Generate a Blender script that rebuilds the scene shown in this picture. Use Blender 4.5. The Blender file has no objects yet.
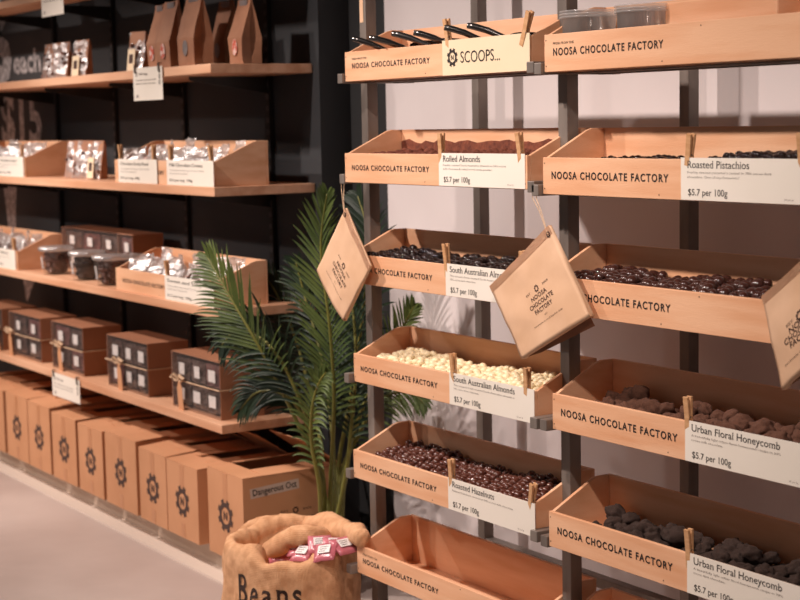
import bpy, bmesh, math, random
from mathutils import Vector, Matrix, noise
R_ = random.Random(7)
PI = math.pi
scn = bpy.context.scene
col = scn.collection

# ------------------------------------------------------------------ camera
F_PX = 1633.4
EYE = Vector((0, 0, 1.38))
yaw, pit, rol = math.radians(57.5653), math.radians(6.2331), math.radians(-1.1154)
FW = Vector((-math.sin(yaw)*math.cos(pit), math.cos(yaw)*math.cos(pit), -math.sin(pit)))
RT = Vector((math.cos(yaw), math.sin(yaw), 0)); UP = RT.cross(FW)
RT2 = RT*math.cos(rol)+UP*math.sin(rol); UP2 = RT2.cross(FW)
cd = bpy.data.cameras.new('camera'); cam = bpy.data.objects.new('camera', cd); col.objects.link(cam)
m = Matrix((RT2, UP2, -FW)).transposed().to_4x4(); m.translation = EYE; cam.matrix_world = m
cd.sensor_width = 36; cd.lens = F_PX/800*36; cd.clip_start = .05
cd.dof.use_dof = True; cd.dof.focus_distance = 3.45; cd.dof.aperture_fstop = 5.6
scn.camera = cam
scn.view_settings.view_transform = 'Standard'; scn.view_settings.look = 'None'
scn.view_settings.gamma = 1; scn.view_settings.use_curve_mapping = False
scn.view_settings.exposure = -0.07

def at(px, py, Y):
    """point of the plane y=Y that the photograph shows at (px, py)"""
    d = FW+RT2*((px-400)/F_PX)-UP2*((py-300)/F_PX)
    return EYE+d*((Y-EYE.y)/d.y)
def dist(p):
    return (Vector(p)-EYE).length

# ------------------------------------------------------------------ materials
MATS = {}
def pmat(name, c1, c2=None, rough=.6, scale=8, stretch=(1, 1, 1), bump=0, bscale=None, metal=0, spec=.5, detail=4, lo=.35, hi=.65, sheen=0, coat=0, sss=0):
    if name in MATS: return MATS[name]
    mt = bpy.data.materials.new(name); mt.use_nodes = True; MATS[name] = mt
    nt = mt.node_tree; b = nt.nodes['Principled BSDF']
    b.inputs['Roughness'].default_value = rough; b.inputs['Metallic'].default_value = metal
    b.inputs['Specular IOR Level'].default_value = spec
    b.inputs['Coat Weight'].default_value = coat
    b.inputs['Sheen Weight'].default_value = sheen
    tc = nt.nodes.new('ShaderNodeTexCoord'); mp = nt.nodes.new('ShaderNodeMapping')
    mp.inputs['Scale'].default_value = stretch
    oi = nt.nodes.new('ShaderNodeObjectInfo')
    ad = nt.nodes.new('ShaderNodeVectorMath'); ad.operation = 'MULTIPLY_ADD'
    cb = nt.nodes.new('ShaderNodeCombineXYZ')
    for i in range(3): nt.links.new(oi.outputs['Random'], cb.inputs[i])
    nt.links.new(cb.outputs[0], ad.inputs[0]); ad.inputs[1].default_value = (7, 5, 3)
    nt.links.new(tc.outputs['Object'], ad.inputs[2])
    nt.links.new(ad.outputs[0], mp.inputs[0])
    nz = nt.nodes.new('ShaderNodeTexNoise'); nz.inputs['Scale'].default_value = scale; nz.inputs['Detail'].default_value = detail
    nt.links.new(mp.outputs[0], nz.inputs['Vector'])
    rp = nt.nodes.new('ShaderNodeValToRGB'); rp.color_ramp.elements[0].position = lo; rp.color_ramp.elements[1].position = hi
    rp.color_ramp.elements[0].color = (*c1, 1); rp.color_ramp.elements[1].color = (*(c2 or c1), 1)
    nt.links.new(nz.outputs['Fac'], rp.inputs[0]); nt.links.new(rp.outputs[0], b.inputs['Base Color'])
    if bump:
        n2 = nt.nodes.new('ShaderNodeTexNoise'); n2.inputs['Scale'].default_value = bscale or scale*4; n2.inputs['Detail'].default_value = 3
        nt.links.new(mp.outputs[0], n2.inputs['Vector'])
        bp = nt.nodes.new('ShaderNodeBump'); bp.inputs['Strength'].default_value = bump; bp.inputs['Distance'].default_value = .004
        nt.links.new(n2.outputs['Fac'], bp.inputs['Height']); nt.links.new(bp.outputs[0], b.inputs['Normal'])
    return mt
def srgb(r, g, b):
    f = lambda v: (v/255/12.92) if v/255 <= .04045 else ((v/255+.055)/1.055)**2.4
    return (f(r), f(g), f(b))
def film(name, tint, clear, rough=.12, bump=.6, bscale=60, diff=.35):
    mt = bpy.data.materials.new(name); mt.use_nodes = True; MATS[name] = mt
    nt = mt.node_tree; nt.nodes.clear()
    out = nt.nodes.new('ShaderNodeOutputMaterial'); mx = nt.nodes.new('ShaderNodeMixShader')
    tr = nt.nodes.new('ShaderNodeBsdfTransparent'); tr.inputs[0].default_value = (.96, .95, .94, 1)
    m2 = nt.nodes.new('ShaderNodeMixShader'); gl = nt.nodes.new('ShaderNodeBsdfGlossy'); gl.inputs['Roughness'].default_value = rough
    d0 = nt.nodes.new('ShaderNodeBsdfDiffuse'); d0.inputs[0].default_value = (*tint, 1)
    tl = nt.nodes.new('ShaderNodeBsdfTranslucent'); tl.inputs[0].default_value = (*tint, 1)
    df = nt.nodes.new('ShaderNodeMixShader'); df.inputs[0].default_value = .45; nt.links.new(d0.outputs[0], df.inputs[1]); nt.links.new(tl.outputs[0], df.inputs[2])
    m2.inputs[0].default_value = diff
    nt.links.new(gl.outputs[0], m2.inputs[1]); nt.links.new(df.outputs[0], m2.inputs[2])
    tc = nt.nodes.new('ShaderNodeTexCoord'); nz = nt.nodes.new('ShaderNodeTexNoise'); nz.inputs['Scale'].default_value = bscale
    nt.links.new(tc.outputs['Object'], nz.inputs['Vector'])
    bp = nt.nodes.new('ShaderNodeBump'); bp.inputs['Strength'].default_value = bump; bp.inputs['Distance'].default_value = .006
    nt.links.new(nz.outputs['Fac'], bp.inputs['Height']); nt.links.new(bp.outputs[0], gl.inputs['Normal']); nt.links.new(bp.outputs[0], d0.inputs['Normal'])
    mx.inputs[0].default_value = 1-clear
    nt.links.new(tr.outputs[0], mx.inputs[1]); nt.links.new(m2.outputs[0], mx.inputs[2]); nt.links.new(mx.outputs[0], out.inputs[0])
    return mt

ply = pmat('pale plywood', srgb(236, 186, 148), srgb(222, 162, 120), .55, 3.2, (1, 3, 9), .12, 60, lo=.38, hi=.7)
shelfwood = pmat('shelf pine', srgb(226, 178, 144), srgb(204, 148, 112), .5, 3, (.6, 6, 6), .08, 50)
pegwood = pmat('peg wood', srgb(214, 168, 124), srgb(196, 146, 100), .6, 20, (1, 1, 6))
kraft = pmat('kraft board', srgb(206, 150, 110), srgb(196, 140, 100), .75, 5, (1, 1, 1), .08, 160)
kraftbox = pmat('brown gift board', srgb(158, 108, 78), srgb(146, 98, 70), .7, 5)
paper = pmat('kraft paper', srgb(230, 190, 156), srgb(220, 178, 142), .7, 9, (1, 1, 1), .35, 14)
paperdk = pmat('brown bag paper', srgb(168, 118, 88), srgb(150, 102, 74), .7, 12, (1, 1, 1), .4, 16)
cardm = pmat('cream card', srgb(240, 232, 220), srgb(236, 227, 213), .6, 4)
yellowcard = pmat('yellow cream card', srgb(234, 214, 182), srgb(230, 208, 174), .6, 4)
whitem = pmat('white label', srgb(232, 228, 226), None, .5)
ink = pmat('black ink', srgb(34, 26, 24), None, .7)
inksoft = pmat('brown black ink', srgb(74, 52, 44), None, .8)
steel = pmat('raw steel', srgb(142, 132, 124), srgb(112, 102, 95), .42, 12, (1, 1, .3), .1, 80, metal=.3)
chrome = pmat('scoop steel', srgb(120, 116, 114), srgb(90, 86, 84), .22, 10, metal=.9)
wire = pmat('wire', srgb(150, 145, 140), None, .3, metal=.9)
blackmet = pmat('black metal', srgb(30, 29, 29), srgb(22, 21, 21), .5, 8)
wallw = pmat('white paint', srgb(230, 221, 220), srgb(224, 214, 213), .8, 3, (1, 1, 1), .05, 60)
wallb = pmat('black paint', srgb(48, 48, 49), srgb(42, 42, 43), .75, 2)
backm = pmat('black backing', srgb(54, 56, 59), srgb(48, 50, 53), .7, 2)
chalkb = pmat('chalkboard', srgb(84, 85, 87), srgb(68, 69, 71), .8, 2.5, lo=.3, hi=.7)
chalk = pmat('chalk', srgb(235, 230, 230), srgb(165, 160, 160), .95, 45, lo=.35, hi=.62)
concrete = pmat('floor concrete', srgb(196, 180, 172), srgb(176, 158, 150), .55, 2.2, (1, 1, 1), .12, 30, lo=.3, hi=.7)
plinthm = pmat('plinth white', srgb(206, 186, 168), srgb(196, 174, 154), .5, 4)
burlap = pmat('burlap', srgb(224, 174, 132), srgb(198, 146, 104), .95, 40, (1, 1, 1), 0, 300)
def weave(mt):
    nt = mt.node_tree; b = nt.nodes['Principled BSDF']; tc = nt.nodes['Texture Coordinate']
    w1 = nt.nodes.new('ShaderNodeTexWave'); w2 = nt.nodes.new('ShaderNodeTexWave')
    for w, d in ((w1, 'Z'), (w2, 'X')):
        w.bands_direction = d; w.inputs['Scale'].default_value = 70; w.inputs['Distortion'].default_value = .0
        nt.links.new(tc.outputs['Object'], w.inputs['Vector'])
    ad = nt.nodes.new('ShaderNodeMath'); nt.links.new(w1.outputs['Fac'], ad.inputs[0]); nt.links.new(w2.outputs['Fac'], ad.inputs[1])
    bp = nt.nodes.new('ShaderNodeBump'); bp.inputs['Strength'].default_value = .35; bp.inputs['Distance'].default_value = .002
    nt.links.new(ad.outputs[0], bp.inputs['Height']); nt.links.new(bp.outputs[0], b.inputs['Normal'])
weave(burlap)
pink = pmat('pink packet', srgb(206, 122, 132), srgb(186, 100, 112), .25, 20, (1, 1, 1), .4, 30)
milk = pmat('milk chocolate', srgb(94, 50, 37), srgb(76, 38, 29), .22, 30, coat=.3)
dark = pmat('dark chocolate', srgb(36, 22, 19), srgb(26, 15, 13), .13, 30, spec=.45)
darkbrown = pmat('dark brown chocolate', srgb(72, 40, 32), srgb(54, 30, 26), .2, 30, coat=.3)
white_ch = pmat('white chocolate', srgb(246, 232, 198), srgb(236, 214, 170), .35, 30)
cocoa = pmat('cocoa dusted', srgb(132, 88, 66), srgb(70, 42, 33), .9, 60, (1, 1, 1), .6, 200)
cocoad = pmat('dark cocoa dusted', srgb(90, 66, 55), srgb(44, 31, 27), .9, 60, (1, 1, 1), .8, 200)
cocoar = pmat('red cocoa', srgb(132, 72, 50), srgb(98, 50, 36), .95, 60, (1, 1, 1), .6, 160)
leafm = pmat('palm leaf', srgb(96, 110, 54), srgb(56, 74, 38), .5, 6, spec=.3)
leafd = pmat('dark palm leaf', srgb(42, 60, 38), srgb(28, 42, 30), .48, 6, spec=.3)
stemm = pmat('palm stem', srgb(132, 128, 58), srgb(98, 100, 44), .5, 10, (1, 1, .4))
potm = pmat('black pot', srgb(32, 30, 30), None, .5)
soilm = pmat('soil', srgb(60, 44, 36), srgb(40, 30, 26), .95, 50, (1, 1, 1), .8, 90)
twine = pmat('twine', srgb(214, 182, 150), srgb(190, 156, 124), .8, 60)
cello = film('cellophane', (1, .93, .90), .52, .36, 1.0, 40)
windowf = film('window film', (.9, .8, .76), .84, .12, 1.0, 26)
tubclear = film('tub plastic', (.9, .82, .78), .95, .1, .2, 20)
clearp = film('clear plastic', (1, .98, .97), .66, .14, .05, 20, .72)
lidm = film('frosted lid', (.8, .74, .72), .3, .3, .8, 90)
sweetp = pmat('pink sweets', srgb(222, 190, 180), srgb(150, 100, 86), .35, 45, lo=.4, hi=.6)
sweetd = pmat('dark sweets', srgb(80, 50, 44), srgb(205, 170, 158), .3, 45, lo=.45, hi=.68)
silver = pmat('silver seal', srgb(180, 170, 168), srgb(150, 140, 138), .3, 30, metal=.5)
redseal = pmat('red seal', srgb(200, 90, 70), srgb(230, 200, 190), .4, 70, lo=.45, hi=.55)

# ------------------------------------------------------------------ mesh helpers
def tag(o, label=None, cat=None, group=None, kind=None):
    if label: o['label'] = label
    if cat: o['category'] = cat
    if group: o['group'] = group
    if kind: o['kind'] = kind
    return o
def thing(name, label, cat, loc=(0, 0, 0), rz=0, group=None, rx=0, ry=0):
    o = bpy.data.objects.new(name, None); col.objects.link(o); o.empty_display_size = .05
    o.location = loc; o.rotation_euler = (rx, ry, rz)
    return tag(o, label, cat, group)
def obj(name, bm, mat, parent=None, smooth=False, bevel=0, label=None):
    me = bpy.data.meshes.new(name); bm.normal_update(); bm.to_mesh(me); bm.free()
    if smooth:
        for p in me.polygons: p.use_smooth = True
    o = bpy.data.objects.new(name, me); col.objects.link(o)
    me.materials.append(mat)
    if parent is not None: o.parent = parent
    if bevel:
        md = o.modifiers.new('bevel', 'BEVEL'); md.width = bevel; md.segments = 2; md.limit_method = 'ANGLE'
    if label: o['label'] = label
    return o
def B(): return bmesh.new()
def box(bm, x0, x1, y0, y1, z0, z1, M=None):
    vs = [bm.verts.new((x, y, z)) for x in (x0, x1) for y in (y0, y1) for z in (z0, z1)]
    for f in ((0, 1, 3, 2), (4, 6, 7, 5), (0, 4, 5, 1), (2, 3, 7, 6), (0, 2, 6, 4), (1, 5, 7, 3)):
        bm.faces.new([vs[i] for i in f])
    if M is not None: bmesh.ops.transform(bm, matrix=M, verts=vs)
    return vs
def prism(bm, pts, axis, a, b):
    """polygon pts (2-D) extruded along axis from a to b"""
    def mk(p, t):
        return {'x': (t, p[0], p[1]), 'y': (p[0], t, p[1]), 'z': (p[0], p[1], t)}[axis]
    v0 = [bm.verts.new(mk(p, a)) for p in pts]; v1 = [bm.verts.new(mk(p, b)) for p in pts]
    bm.faces.new(v0); bm.faces.new(v1[::-1])
    n = len(pts)
    for i in range(n): bm.faces.new((v0[i], v1[i], v1[(i+1) % n], v0[(i+1) % n]))
    bmesh.ops.recalc_face_normals(bm, faces=bm.faces)
def tube(bm, pts, rad, n=8, cap=True):
    pts = [Vector(p) for p in pts]
    rs = rad if isinstance(rad, (list, tuple)) else [rad]*len(pts)
    rings = []; prev = None
    for i, p in enumerate(pts):
        t = (pts[min(i+1, len(pts)-1)]-pts[max(i-1, 0)]).normalized()
        if prev is None:
            a = t.cross(Vector((0, 0, 1)))
            if a.length < .1: a = t.cross(Vector((0, 1, 0)))
        else: a = prev-t*prev.dot(t)
        a.normalize(); prev = a; b = t.cross(a)
        rings.append([bm.verts.new(p+(a*math.cos(2*PI*k/n)+b*math.sin(2*PI*k/n))*rs[i]) for k in range(n)])
    for r0, r1 in zip(rings, rings[1:]):
        for k in range(n): bm.faces.new((r0[k], r0[(k+1) % n], r1[(k+1) % n], r1[k]))
    if cap: bm.faces.new(rings[0][::-1]); bm.faces.new(rings[-1])
def lathe(bm, prof, n=20, c=(0, 0, 0), closed=False):
    rings = []
    for r, z in prof:
        rings.append([bm.verts.new((c[0]+r*math.cos(2*PI*k/n), c[1]+r*math.sin(2*PI*k/n), c[2]+z)) for k in range(n)])
    for r0, r1 in zip(rings, rings[1:]):
        for k in range(n): bm.faces.new((r0[k], r0[(k+1) % n], r1[(k+1) % n], r1[k]))
    bm.faces.new(rings[0][::-1])
    if closed: bm.faces.new(rings[-1])
def copy_tree(o, parent=None):
    c = o.copy(); col.objects.link(c)
    if parent: c.parent = parent
    for ch in [q for q in o.children]: copy_tree(ch, c)
    return c
def smoothnoise(p, s): return noise.noise(Vector(p)*s)

def text_mesh(s, width=None, height=None, bold=0.0, xs=1.0, align='LEFT', spacing=1.0, res=2, serif=False):
    """lettering in the XY plane, cap height = height, optionally squeezed to an exact width"""
    cu = bpy.data.curves.new('t', 'FONT'); cu.body = s; cu.size = 1; cu.offset = bold; cu.space_character = spacing
    cu.align_x = 'LEFT'; cu.resolution_u = res; cu.fill_mode = 'BOTH'
    o = bpy.data.objects.new('t', cu); col.objects.link(o)
    bpy.context.view_layer.update()
    me = bpy.data.meshes.new_from_object(o.evaluated_get(bpy.context.evaluated_depsgraph_get()))
    bpy.data.objects.remove(o); bpy.data.curves.remove(cu)
    bm = B(); bm.from_mesh(me); bpy.data.meshes.remove(me)
    if serif:      # slab feet on every upright stroke end
        ends = []
        for e in bm.edges:
            if len(e.link_faces) != 1: continue
            p, q = e.verts[0].co, e.verts[1].co
            if abs(p.y-q.y) < 1e-4 and .045 < abs(p.x-q.x) < .13:
                up = e.link_faces[0].calc_center_median().y > p.y
                ends.append((min(p.x, q.x), max(p.x, q.x), p.y, up))
        for a_, b_, y_, up in ends:
            y2 = y_+(.028 if up else -.028)
            vs = [bm.verts.new(c) for c in ((a_-.03, y_, 0), (b_+.03, y_, 0), (b_+.03, y2, 0), (a_-.03, y2, 0))]
            bm.faces.new(vs if up else vs[::-1])
    x0 = min(v.co.x for v in bm.verts); x1 = max(v.co.x for v in bm.verts)
    sy = height/.69 if height else 1
    sx = width/(x1-x0) if width else sy*xs
    w = (x1-x0)*sx
    off = {'LEFT': 0, 'CENTER': -w/2, 'RIGHT': -w}[align]
    for v in bm.verts: v.co = Vector(((v.co.x-x0)*sx+off, v.co.y*sy, 0))
    return bm
def merge(dst, src, M=None):
    if M is not None: bmesh.ops.transform(src, matrix=M, verts=src.verts)
    me = bpy.data.meshes.new('tmp'); src.to_mesh(me); src.free(); dst.from_mesh(me); bpy.data.meshes.remove(me)
FRONT = Matrix(((1, 0, 0, 0), (0, 0, -1, 0), (0, 1, 0, 0), (0, 0, 0, 1)))      # XY text -> facing -Y
SIDE = Matrix(((0, 0, 1, 0), (1, 0, 0, 0), (0, 1, 0, 0), (0, 0, 0, 1)))        # XY text -> facing +X
def T(x, y, z): return Matrix.Translation((x, y, z))
def gear_mesh(r, letter=True):
    """round cog with eight square teeth, open ring and an N, in the XY plane"""
    bm = B(); n = 8
    outer = []
    for i in range(n):
        a0 = 2*PI*i/n
        for da, rr in ((-.20, .80), (-.20, 1.0), (.20, 1.0), (.20, .80)):
            outer.append((rr*r*math.cos(a0+da+PI/8), rr*r*math.sin(a0+da+PI/8)))
    inner = []
    for x, y in outer:
        a = math.atan2(y, x); inner.append((.52*r*math.cos(a), .52*r*math.sin(a)))
    vo = [bm.verts.new((x, y, 0)) for x, y in outer]; vi = [bm.verts.new((x, y, 0)) for x, y in inner]
    k = len(vo)
    for i in range(k): bm.faces.new((vo[i], vo[(i+1) % k], vi[(i+1) % k], vi[i]))
    if letter: merge(bm, text_mesh('N', height=.5*r, bold=.03, align='CENTER'), T(0, -.25*r, 0))
    return bm

# ------------------------------------------------------------------ the setting
WY = 2.62
XB = at(388, 200, WY).x
b = B(); box(b, -9.5, 1.5, -2.5, WY+.1, -.05, 0); tag(obj('floor', b, concrete), kind='structure')
b = B(); box(b, -9.5, XB, WY, WY+.1, 0, 2.7); tag(obj('wall_back', b, wallb), kind='structure')
b = B(); box(b, XB, 1.5, WY, WY+.1, 0, 2.7); tag(obj('wall_right', b, wallw), kind='structure')
b = B(); box(b, -9.5, 1.5, -2.5, WY+.1, 2.7, 2.75); tag(obj('ceiling', b, pmat('ceiling paint', srgb(70, 66, 66), None, .9)), kind='structure')
b = B(); box(b, -9.6, -9.5, -2.5, WY+.1, 0, 2.7); tag(obj('wall_left', b, wallb), kind='structure')
XP = at(317, 100, 2.5).x
b = B(); box(b, -9.4, XP, 2.51, WY, 0, 2.65); backing = tag(obj('trim_1', b, backm), kind='structure')
b = B(); box(b, XB, 1.4, WY-.012, WY, 0, .09); tag(obj('baseboard_right', b, wallb), kind='structure')

# chalkboard with writing, hung on the backing
cb = thing('chalkboard', 'tall dark grey chalkboard with chalk prices behind the left ends of the shelves', 'chalkboard', (-8.0, 2.5, .25))
b = B(); box(b, -.9, 8.0+at(57, 100, 2.5).x, -.012, .01, -.25, 2.3); obj('board', b, chalkb, cb)
def chalkword(s, x0, x1, z0, z1, bold=.02):
    h = z1-z0; b = B()
    t = text_mesh(s, width=x1-x0, height=h, bold=bold)
    merge(b, t, T(x0+8.0, -.0135, z0-.25) @ FRONT); obj('chalk_writing', b, chalk, cb, label='pale grey chalk writing')
p = at(0, 74, 2.488); 
chalkword('6', -7.37, -7.08, 1.60, 1.905, .05)
chalkword('each', -7.06, -6.72, 1.625, 1.72, .03)
chalkword('$15', -7.25, -6.74, 1.32, 1.54, .03)
for q in ([(.73, .90), (.91, .91), (.87, .66), (.80, .60)], [(.94, .462), (1.09, .466), (.98, .36)]):
    b = B(); prism(b, q, 'y', -.0138, -.0130); obj('chalk_stroke', b, chalk, cb, label='pale grey chalk stroke')

# ------------------------------------------------------------------ wall shelving
SX = -4.424; SY0 = 2.161; SY1 = 2.508
SHZ = [1.872, 1.5624, 1.195, .826, .473]
stdx = [-7.83, -7.21, -6.59, -5.968, -5.343, -4.698]
for i, x in enumerate(stdx[1:]):
    t = thing('slotted_wall_upright', 'black slotted steel upright on the dark wall, '+['leftmost of the row behind the chalk letters', 'beside the right edge of the chalkboard', 'behind the clear pouches', 'behind the paper bags on the upper shelf', 'nearest the right ends of the shelves'][i], 'shelf upright', (x, 2.5, .3))
    b = B(); box(b, -.012, .012, -.006, .008, 0, 2.3); nf = len(b.faces)
    for k in range(60): 
        for s in (-.005, .005): box(b, s-.0015, s+.0015, -.0068, -.006, .02+k*.038, .036+k*.038)
    b.faces.ensure_lookup_table()
    for f in b.faces[nf:]: f.material_index = 1
    o = obj('channel', b, blackmet, t); o.data.materials.append(pmat('slot grey', srgb(104, 100, 100), None, .6))
shn = ['topmost long pine wall shelf, cut off by the top of the photo', 'long pine wall shelf holding the standing paper bags', 'long pine wall shelf holding the two priced wooden bins and pouches', 'long pine wall shelf holding the dark chocolate tubs', 'lowest long pine wall shelf holding the twine-tied gift boxes']
for i, z in enumerate(SHZ):
    t = thing('wall_shelf', shn[i], 'shelf', (-6.8, 2.33, z), group=None)
    xr = (SX-.05 if i else at(140, 0, SY0).x)+6.8
    b = B(); box(b, -2.4, SX+6.8, SY0-2.33, (SY1 if i else 2.31)-2.33, -.028, 0); obj('board', b, shelfwood, t, bevel=.002)
    for x in stdx[1:]:
        b = B(); prism(b, [(SY1-2.33-.005, -.03), (SY0-2.33+.06, -.03), (SY0-2.33+.06, -.042), (SY1-2.33-.005, -.085)], 'x', x+6.8-.003, x+6.8+.003)
        obj('bracket', b, blackmet, t)
# plinth under the cartons
t = thing('carton_plinth', 'low pale painted plinth carrying the row of cartons on the floor', 'plinth', (-6.8, 2.35, 0))
b = B(); box(b, -2.4, 2.575, -.16, .15, 0, .062); obj('kickboard', b, plinthm, t)
b = B(); box(b, -2.4, 2.575, -.175, .15, .062, .08); obj('deck', b, plinthm, t)
b = B(); box(b, -2.4, 2.75, -.235, -.16, 0, .006); obj('lit_base_line', b, pmat('strip', srgb(222, 206, 192), None, .5), t)  # pale strip painted in for the bright unshadowed line at the plinth base

# ------------------------------------------------------------------ cartons
ctn = [(-6.865, -6.62), (-6.60, -6.345), (-6.315, -6.067), (-6.063, -5.825), (-5.80, -5.565), (-5.54, -5.31), (-5.285, -5.02), (-4.995, -4.778), (-4.773, -4.545), (-4.471, -4.235)]
clab = ['brown cog-printed carton half cut off by the left edge of the photo', 'brown cog-printed carton, first whole one from the left edge', 'brown cog-printed carton, second whole one from the left edge', 'brown cog-printed carton just left of the hanging shelf card', 'brown cog-printed carton below the hanging shelf card', 'brown cog-printed carton just right of the hanging shelf card', 'brown cog-printed carton with a tape strip above its cog', 'brown cog-printed carton third from the right end of the carton row', 'brown cog-printed carton second from the right end, its side in shade', 'open brown carton at the right end of the row with handwritten sticker']
for i, (x0, x1) in enumerate(ctn):
    w = x1-x0; h = [.245, .25, .255, .252, .243, .24, .25, .238, .236, .262][i]; d = .34
    last = i == 9
    t = thing('cardboard_carton', clab[i], 'cardboard box', ((x0+x1)/2, 2.13, .08), R_.uniform(-.008, .008), 'cog-printed cartons along the floor')
    th = .004
    b = B()
    box(b, -w/2, w/2, 0, th, 0, h); box(b, -w/2, w/2, d-th, d, 0, h); box(b, -w/2, -w/2+th, th, d-th, 0, h); box(b, w/2-th, w/2, th, d-th, 0, h); box(b, -w/2+th, w/2-th, th, d-th, 0, th)
    obj('carton_body', b, kraft, t)
    def flap(name, M, L, W):
        b = B(); box(b, 0, L, 0, W, 0, .003); bmesh.ops.transform(b, matrix=M, verts=b.verts); obj('flap', b, kraft, t)
    # front flap lies nearly flat, rear flap stands half open, side flaps fold in a little
    fa = R_.uniform(.03, .10); ba = R_.uniform(.35, .65) if not last else .62
    flap('f', T(-w/2, 0, h) @ Matrix.Rotation(fa if not last else .02, 4, 'X'), w if not last else w, .125 if not last else .075)
    flap('b', T(w/2, d, h) @ Matrix.Rotation(PI, 4, 'Z') @ Matrix.Rotation(ba, 4, 'X'), w, .15)
    for s in (-1, 1):
        a = R_.uniform(.03, .16) if not last else (.04 if s > 0 else .2)
        M = T(-w/2, d-.01, h+.002) @ Matrix.Rotation(-PI/2, 4, 'Z') @ Matrix.Rotation(a, 4, 'X') if s < 0 else T(w/2, .07, h+.001) @ Matrix.Rotation(PI/2, 4, 'Z') @ Matrix.Rotation(a, 4, 'X')
        flap('s', M, d*.72, w*.36)
    b = gear_mesh(.051); bmesh.ops.transform(b, matrix=T(.0, -.0012, h*.50) @ FRONT, verts=b.verts)
    obj('printed_cog', b, inksoft, t, label='black printed cog with a letter N')
    for z0_, z1_ in ((h*.64, h-.001), (0, h*.2)):
        b = B(); box(b, -.015, .015, -.0006, 0, z0_, z1_); obj('tape', b, pmat('tape', srgb(194, 136, 96), None, .35), t)
    if i in (8, 9):
        b = B()
        merge(b, text_mesh('NOOSA CHOCOLATE', width=.27, height=.018, bold=.02), T(w/2+.0008, .035, h*.40) @ SIDE)
        merge(b, text_mesh('FACTORY', width=.13, height=.018, bold=.02), T(w/2+.0008, .105, h*.29) @ SIDE)
        merge(b, gear_mesh(.011, False), T(w/2+.0008, .175, h*.56) @ SIDE)
        merge(b, text_mesh('EST', width=.026, height=.006), T(w/2+.0008, .125, h*.55) @ SIDE)
        merge(b, text_mesh('2009', width=.028, height=.006), T(w/2+.0008, .20, h*.55) @ SIDE)
        obj('side_lettering', b, inksoft, t)
    if last:
        b = B(); box(b, 0, .165, 0, .030, 0, .0006); bmesh.ops.transform(b, matrix=T(w/2+.0002, .025, h-.062) @ SIDE @ Matrix.Rotation(.07, 4, 'Z'), verts=b.verts)
        s_ = obj('sticker', b, pmat('sticker', srgb(205, 182, 168), None, .6), t)
        b = text_mesh('Dangerous Oct', width=.148, height=.019, bold=.01)
        bmesh.ops.transform(b, matrix=T(w/2+.0016, .033, h-.054) @ SIDE @ Matrix.Rotation(.07, 4, 'Z'), verts=b.verts); obj('handwriting', b, ink, s_)

# a second row of flattened cartons lying behind the first, under the lowest shelf
# ------------------------------------------------------------------ clothes pegs and cards
def peg_proto():
    t = thing('clothes_peg', None, 'clothes peg')
    for s in (-1, 1):
        b = B()
        prism(b, [(-.0008*s, -.036), (-.0058*s, -.034), (-.0056*s, .006), (-.0075*s, .042), (-.0025*s, .042), (-.0010*s, -.004)], 'x', -.0062, .0062)
        obj('prong', b, pegwood, t, bevel=.0006)
    b = B()
    for x in (-.0055, .0055): tube(b, [(x, .0052*math.cos(a), -.002+.0052*math.sin(a)) for a in [k*PI/4 for k in range(8)]], .0009, 5)
    tube(b, [(-.0055, 0, .003), (.0055, 0, .003)], .0022, 8)
    obj('spring', b, wire, t, label='steel wire spring')
    return t
peg0 = peg_proto(); peg_used = [False]
def peg(p, tilt, label):
    o = peg0 if not peg_used[0] else copy_tree(peg0); peg_used[0] = True
    o.location = p; o.rotation_euler = (0.06, tilt, R_.uniform(-.1, .1)); o['label'] = label; o['group'] = 'wooden clothes pegs holding the cards'
    return o
def card(w, h, loc, label, lines, mat=cardm, ry=0, group='price cards pegged to the bins', rx=0, name='price_card'):
    """card whose lower-left corner is the base; lines = (text, x, z, height, width or None)"""
    t = thing(name, label, 'card', loc, 0, group, rx, ry)
    b = B(); box(b, 0, w, 0, .0012, 0, h); obj('sheet', b, mat, t)
    for i_, (s, x, z, hh, ww) in enumerate(lines):
        b = B()
        if s == 'GEAR': merge(b, gear_mesh(hh), T(x, -.0006, z) @ FRONT)
        else: merge(b, text_mesh(s, width=ww, height=hh, bold=-.001 if hh > .006 else -.012, serif=hh > .006, res=4 if hh > .006 else 2), T(x, -.0006, z) @ FRONT)
        nm = 'printed_cog' if s == 'GEAR' else 'title' if hh > .013 or i_ == 0 else 'price' if '$' in s else 'description'
        obj(nm, b, ink if hh > .006 else inksoft, t)
    return t

# ------------------------------------------------------------------ wooden bins
def bin_proto(L, D, hf, hb):
    t = thing('wooden_bin', None, 'wooden box'); th = .009
    b = B(); box(b, 0, L, 0, th, 0, hf); f = obj('front_panel', b, ply, t, bevel=.0012)
    b = B(); box(b, 0, L, D-th, D, 0, hb); obj('back_panel', b, ply, t, bevel=.0012)
    for x in (0, L-th):
        b = B(); r = .012
        pts = [(th+.0003, 0), (D-th-.0003, 0), (D-th-.0003, hb)]+[(D-th-.03, hb), (D-th-.045, hb-.004), (th+.0003, hf)]
        prism(b, pts, 'x', x, x+th); obj('side_panel', b, ply, t, bevel=.001)
    b = B(); box(b, th, L-th, th, D-th, .001, .007); obj('base_panel', b, ply, t)
    return t, f
def add_lettering(front, L, hf, x0, w, fresh, scale=1):
    b = B()
    merge(b, text_mesh('NOOSA CHOCOLATE FACTORY', width=w, height=.0145*scale, bold=.024, spacing=1.25, res=5), T(x0, -.0007, hf*.43) @ FRONT)
    if fresh: merge(b, text_mesh('FRESH FROM THE', width=w*.20, height=.0048), T(x0, -.0007, hf*.72) @ FRONT)
    o = obj('lettering', b, ink, front)
    return o
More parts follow.
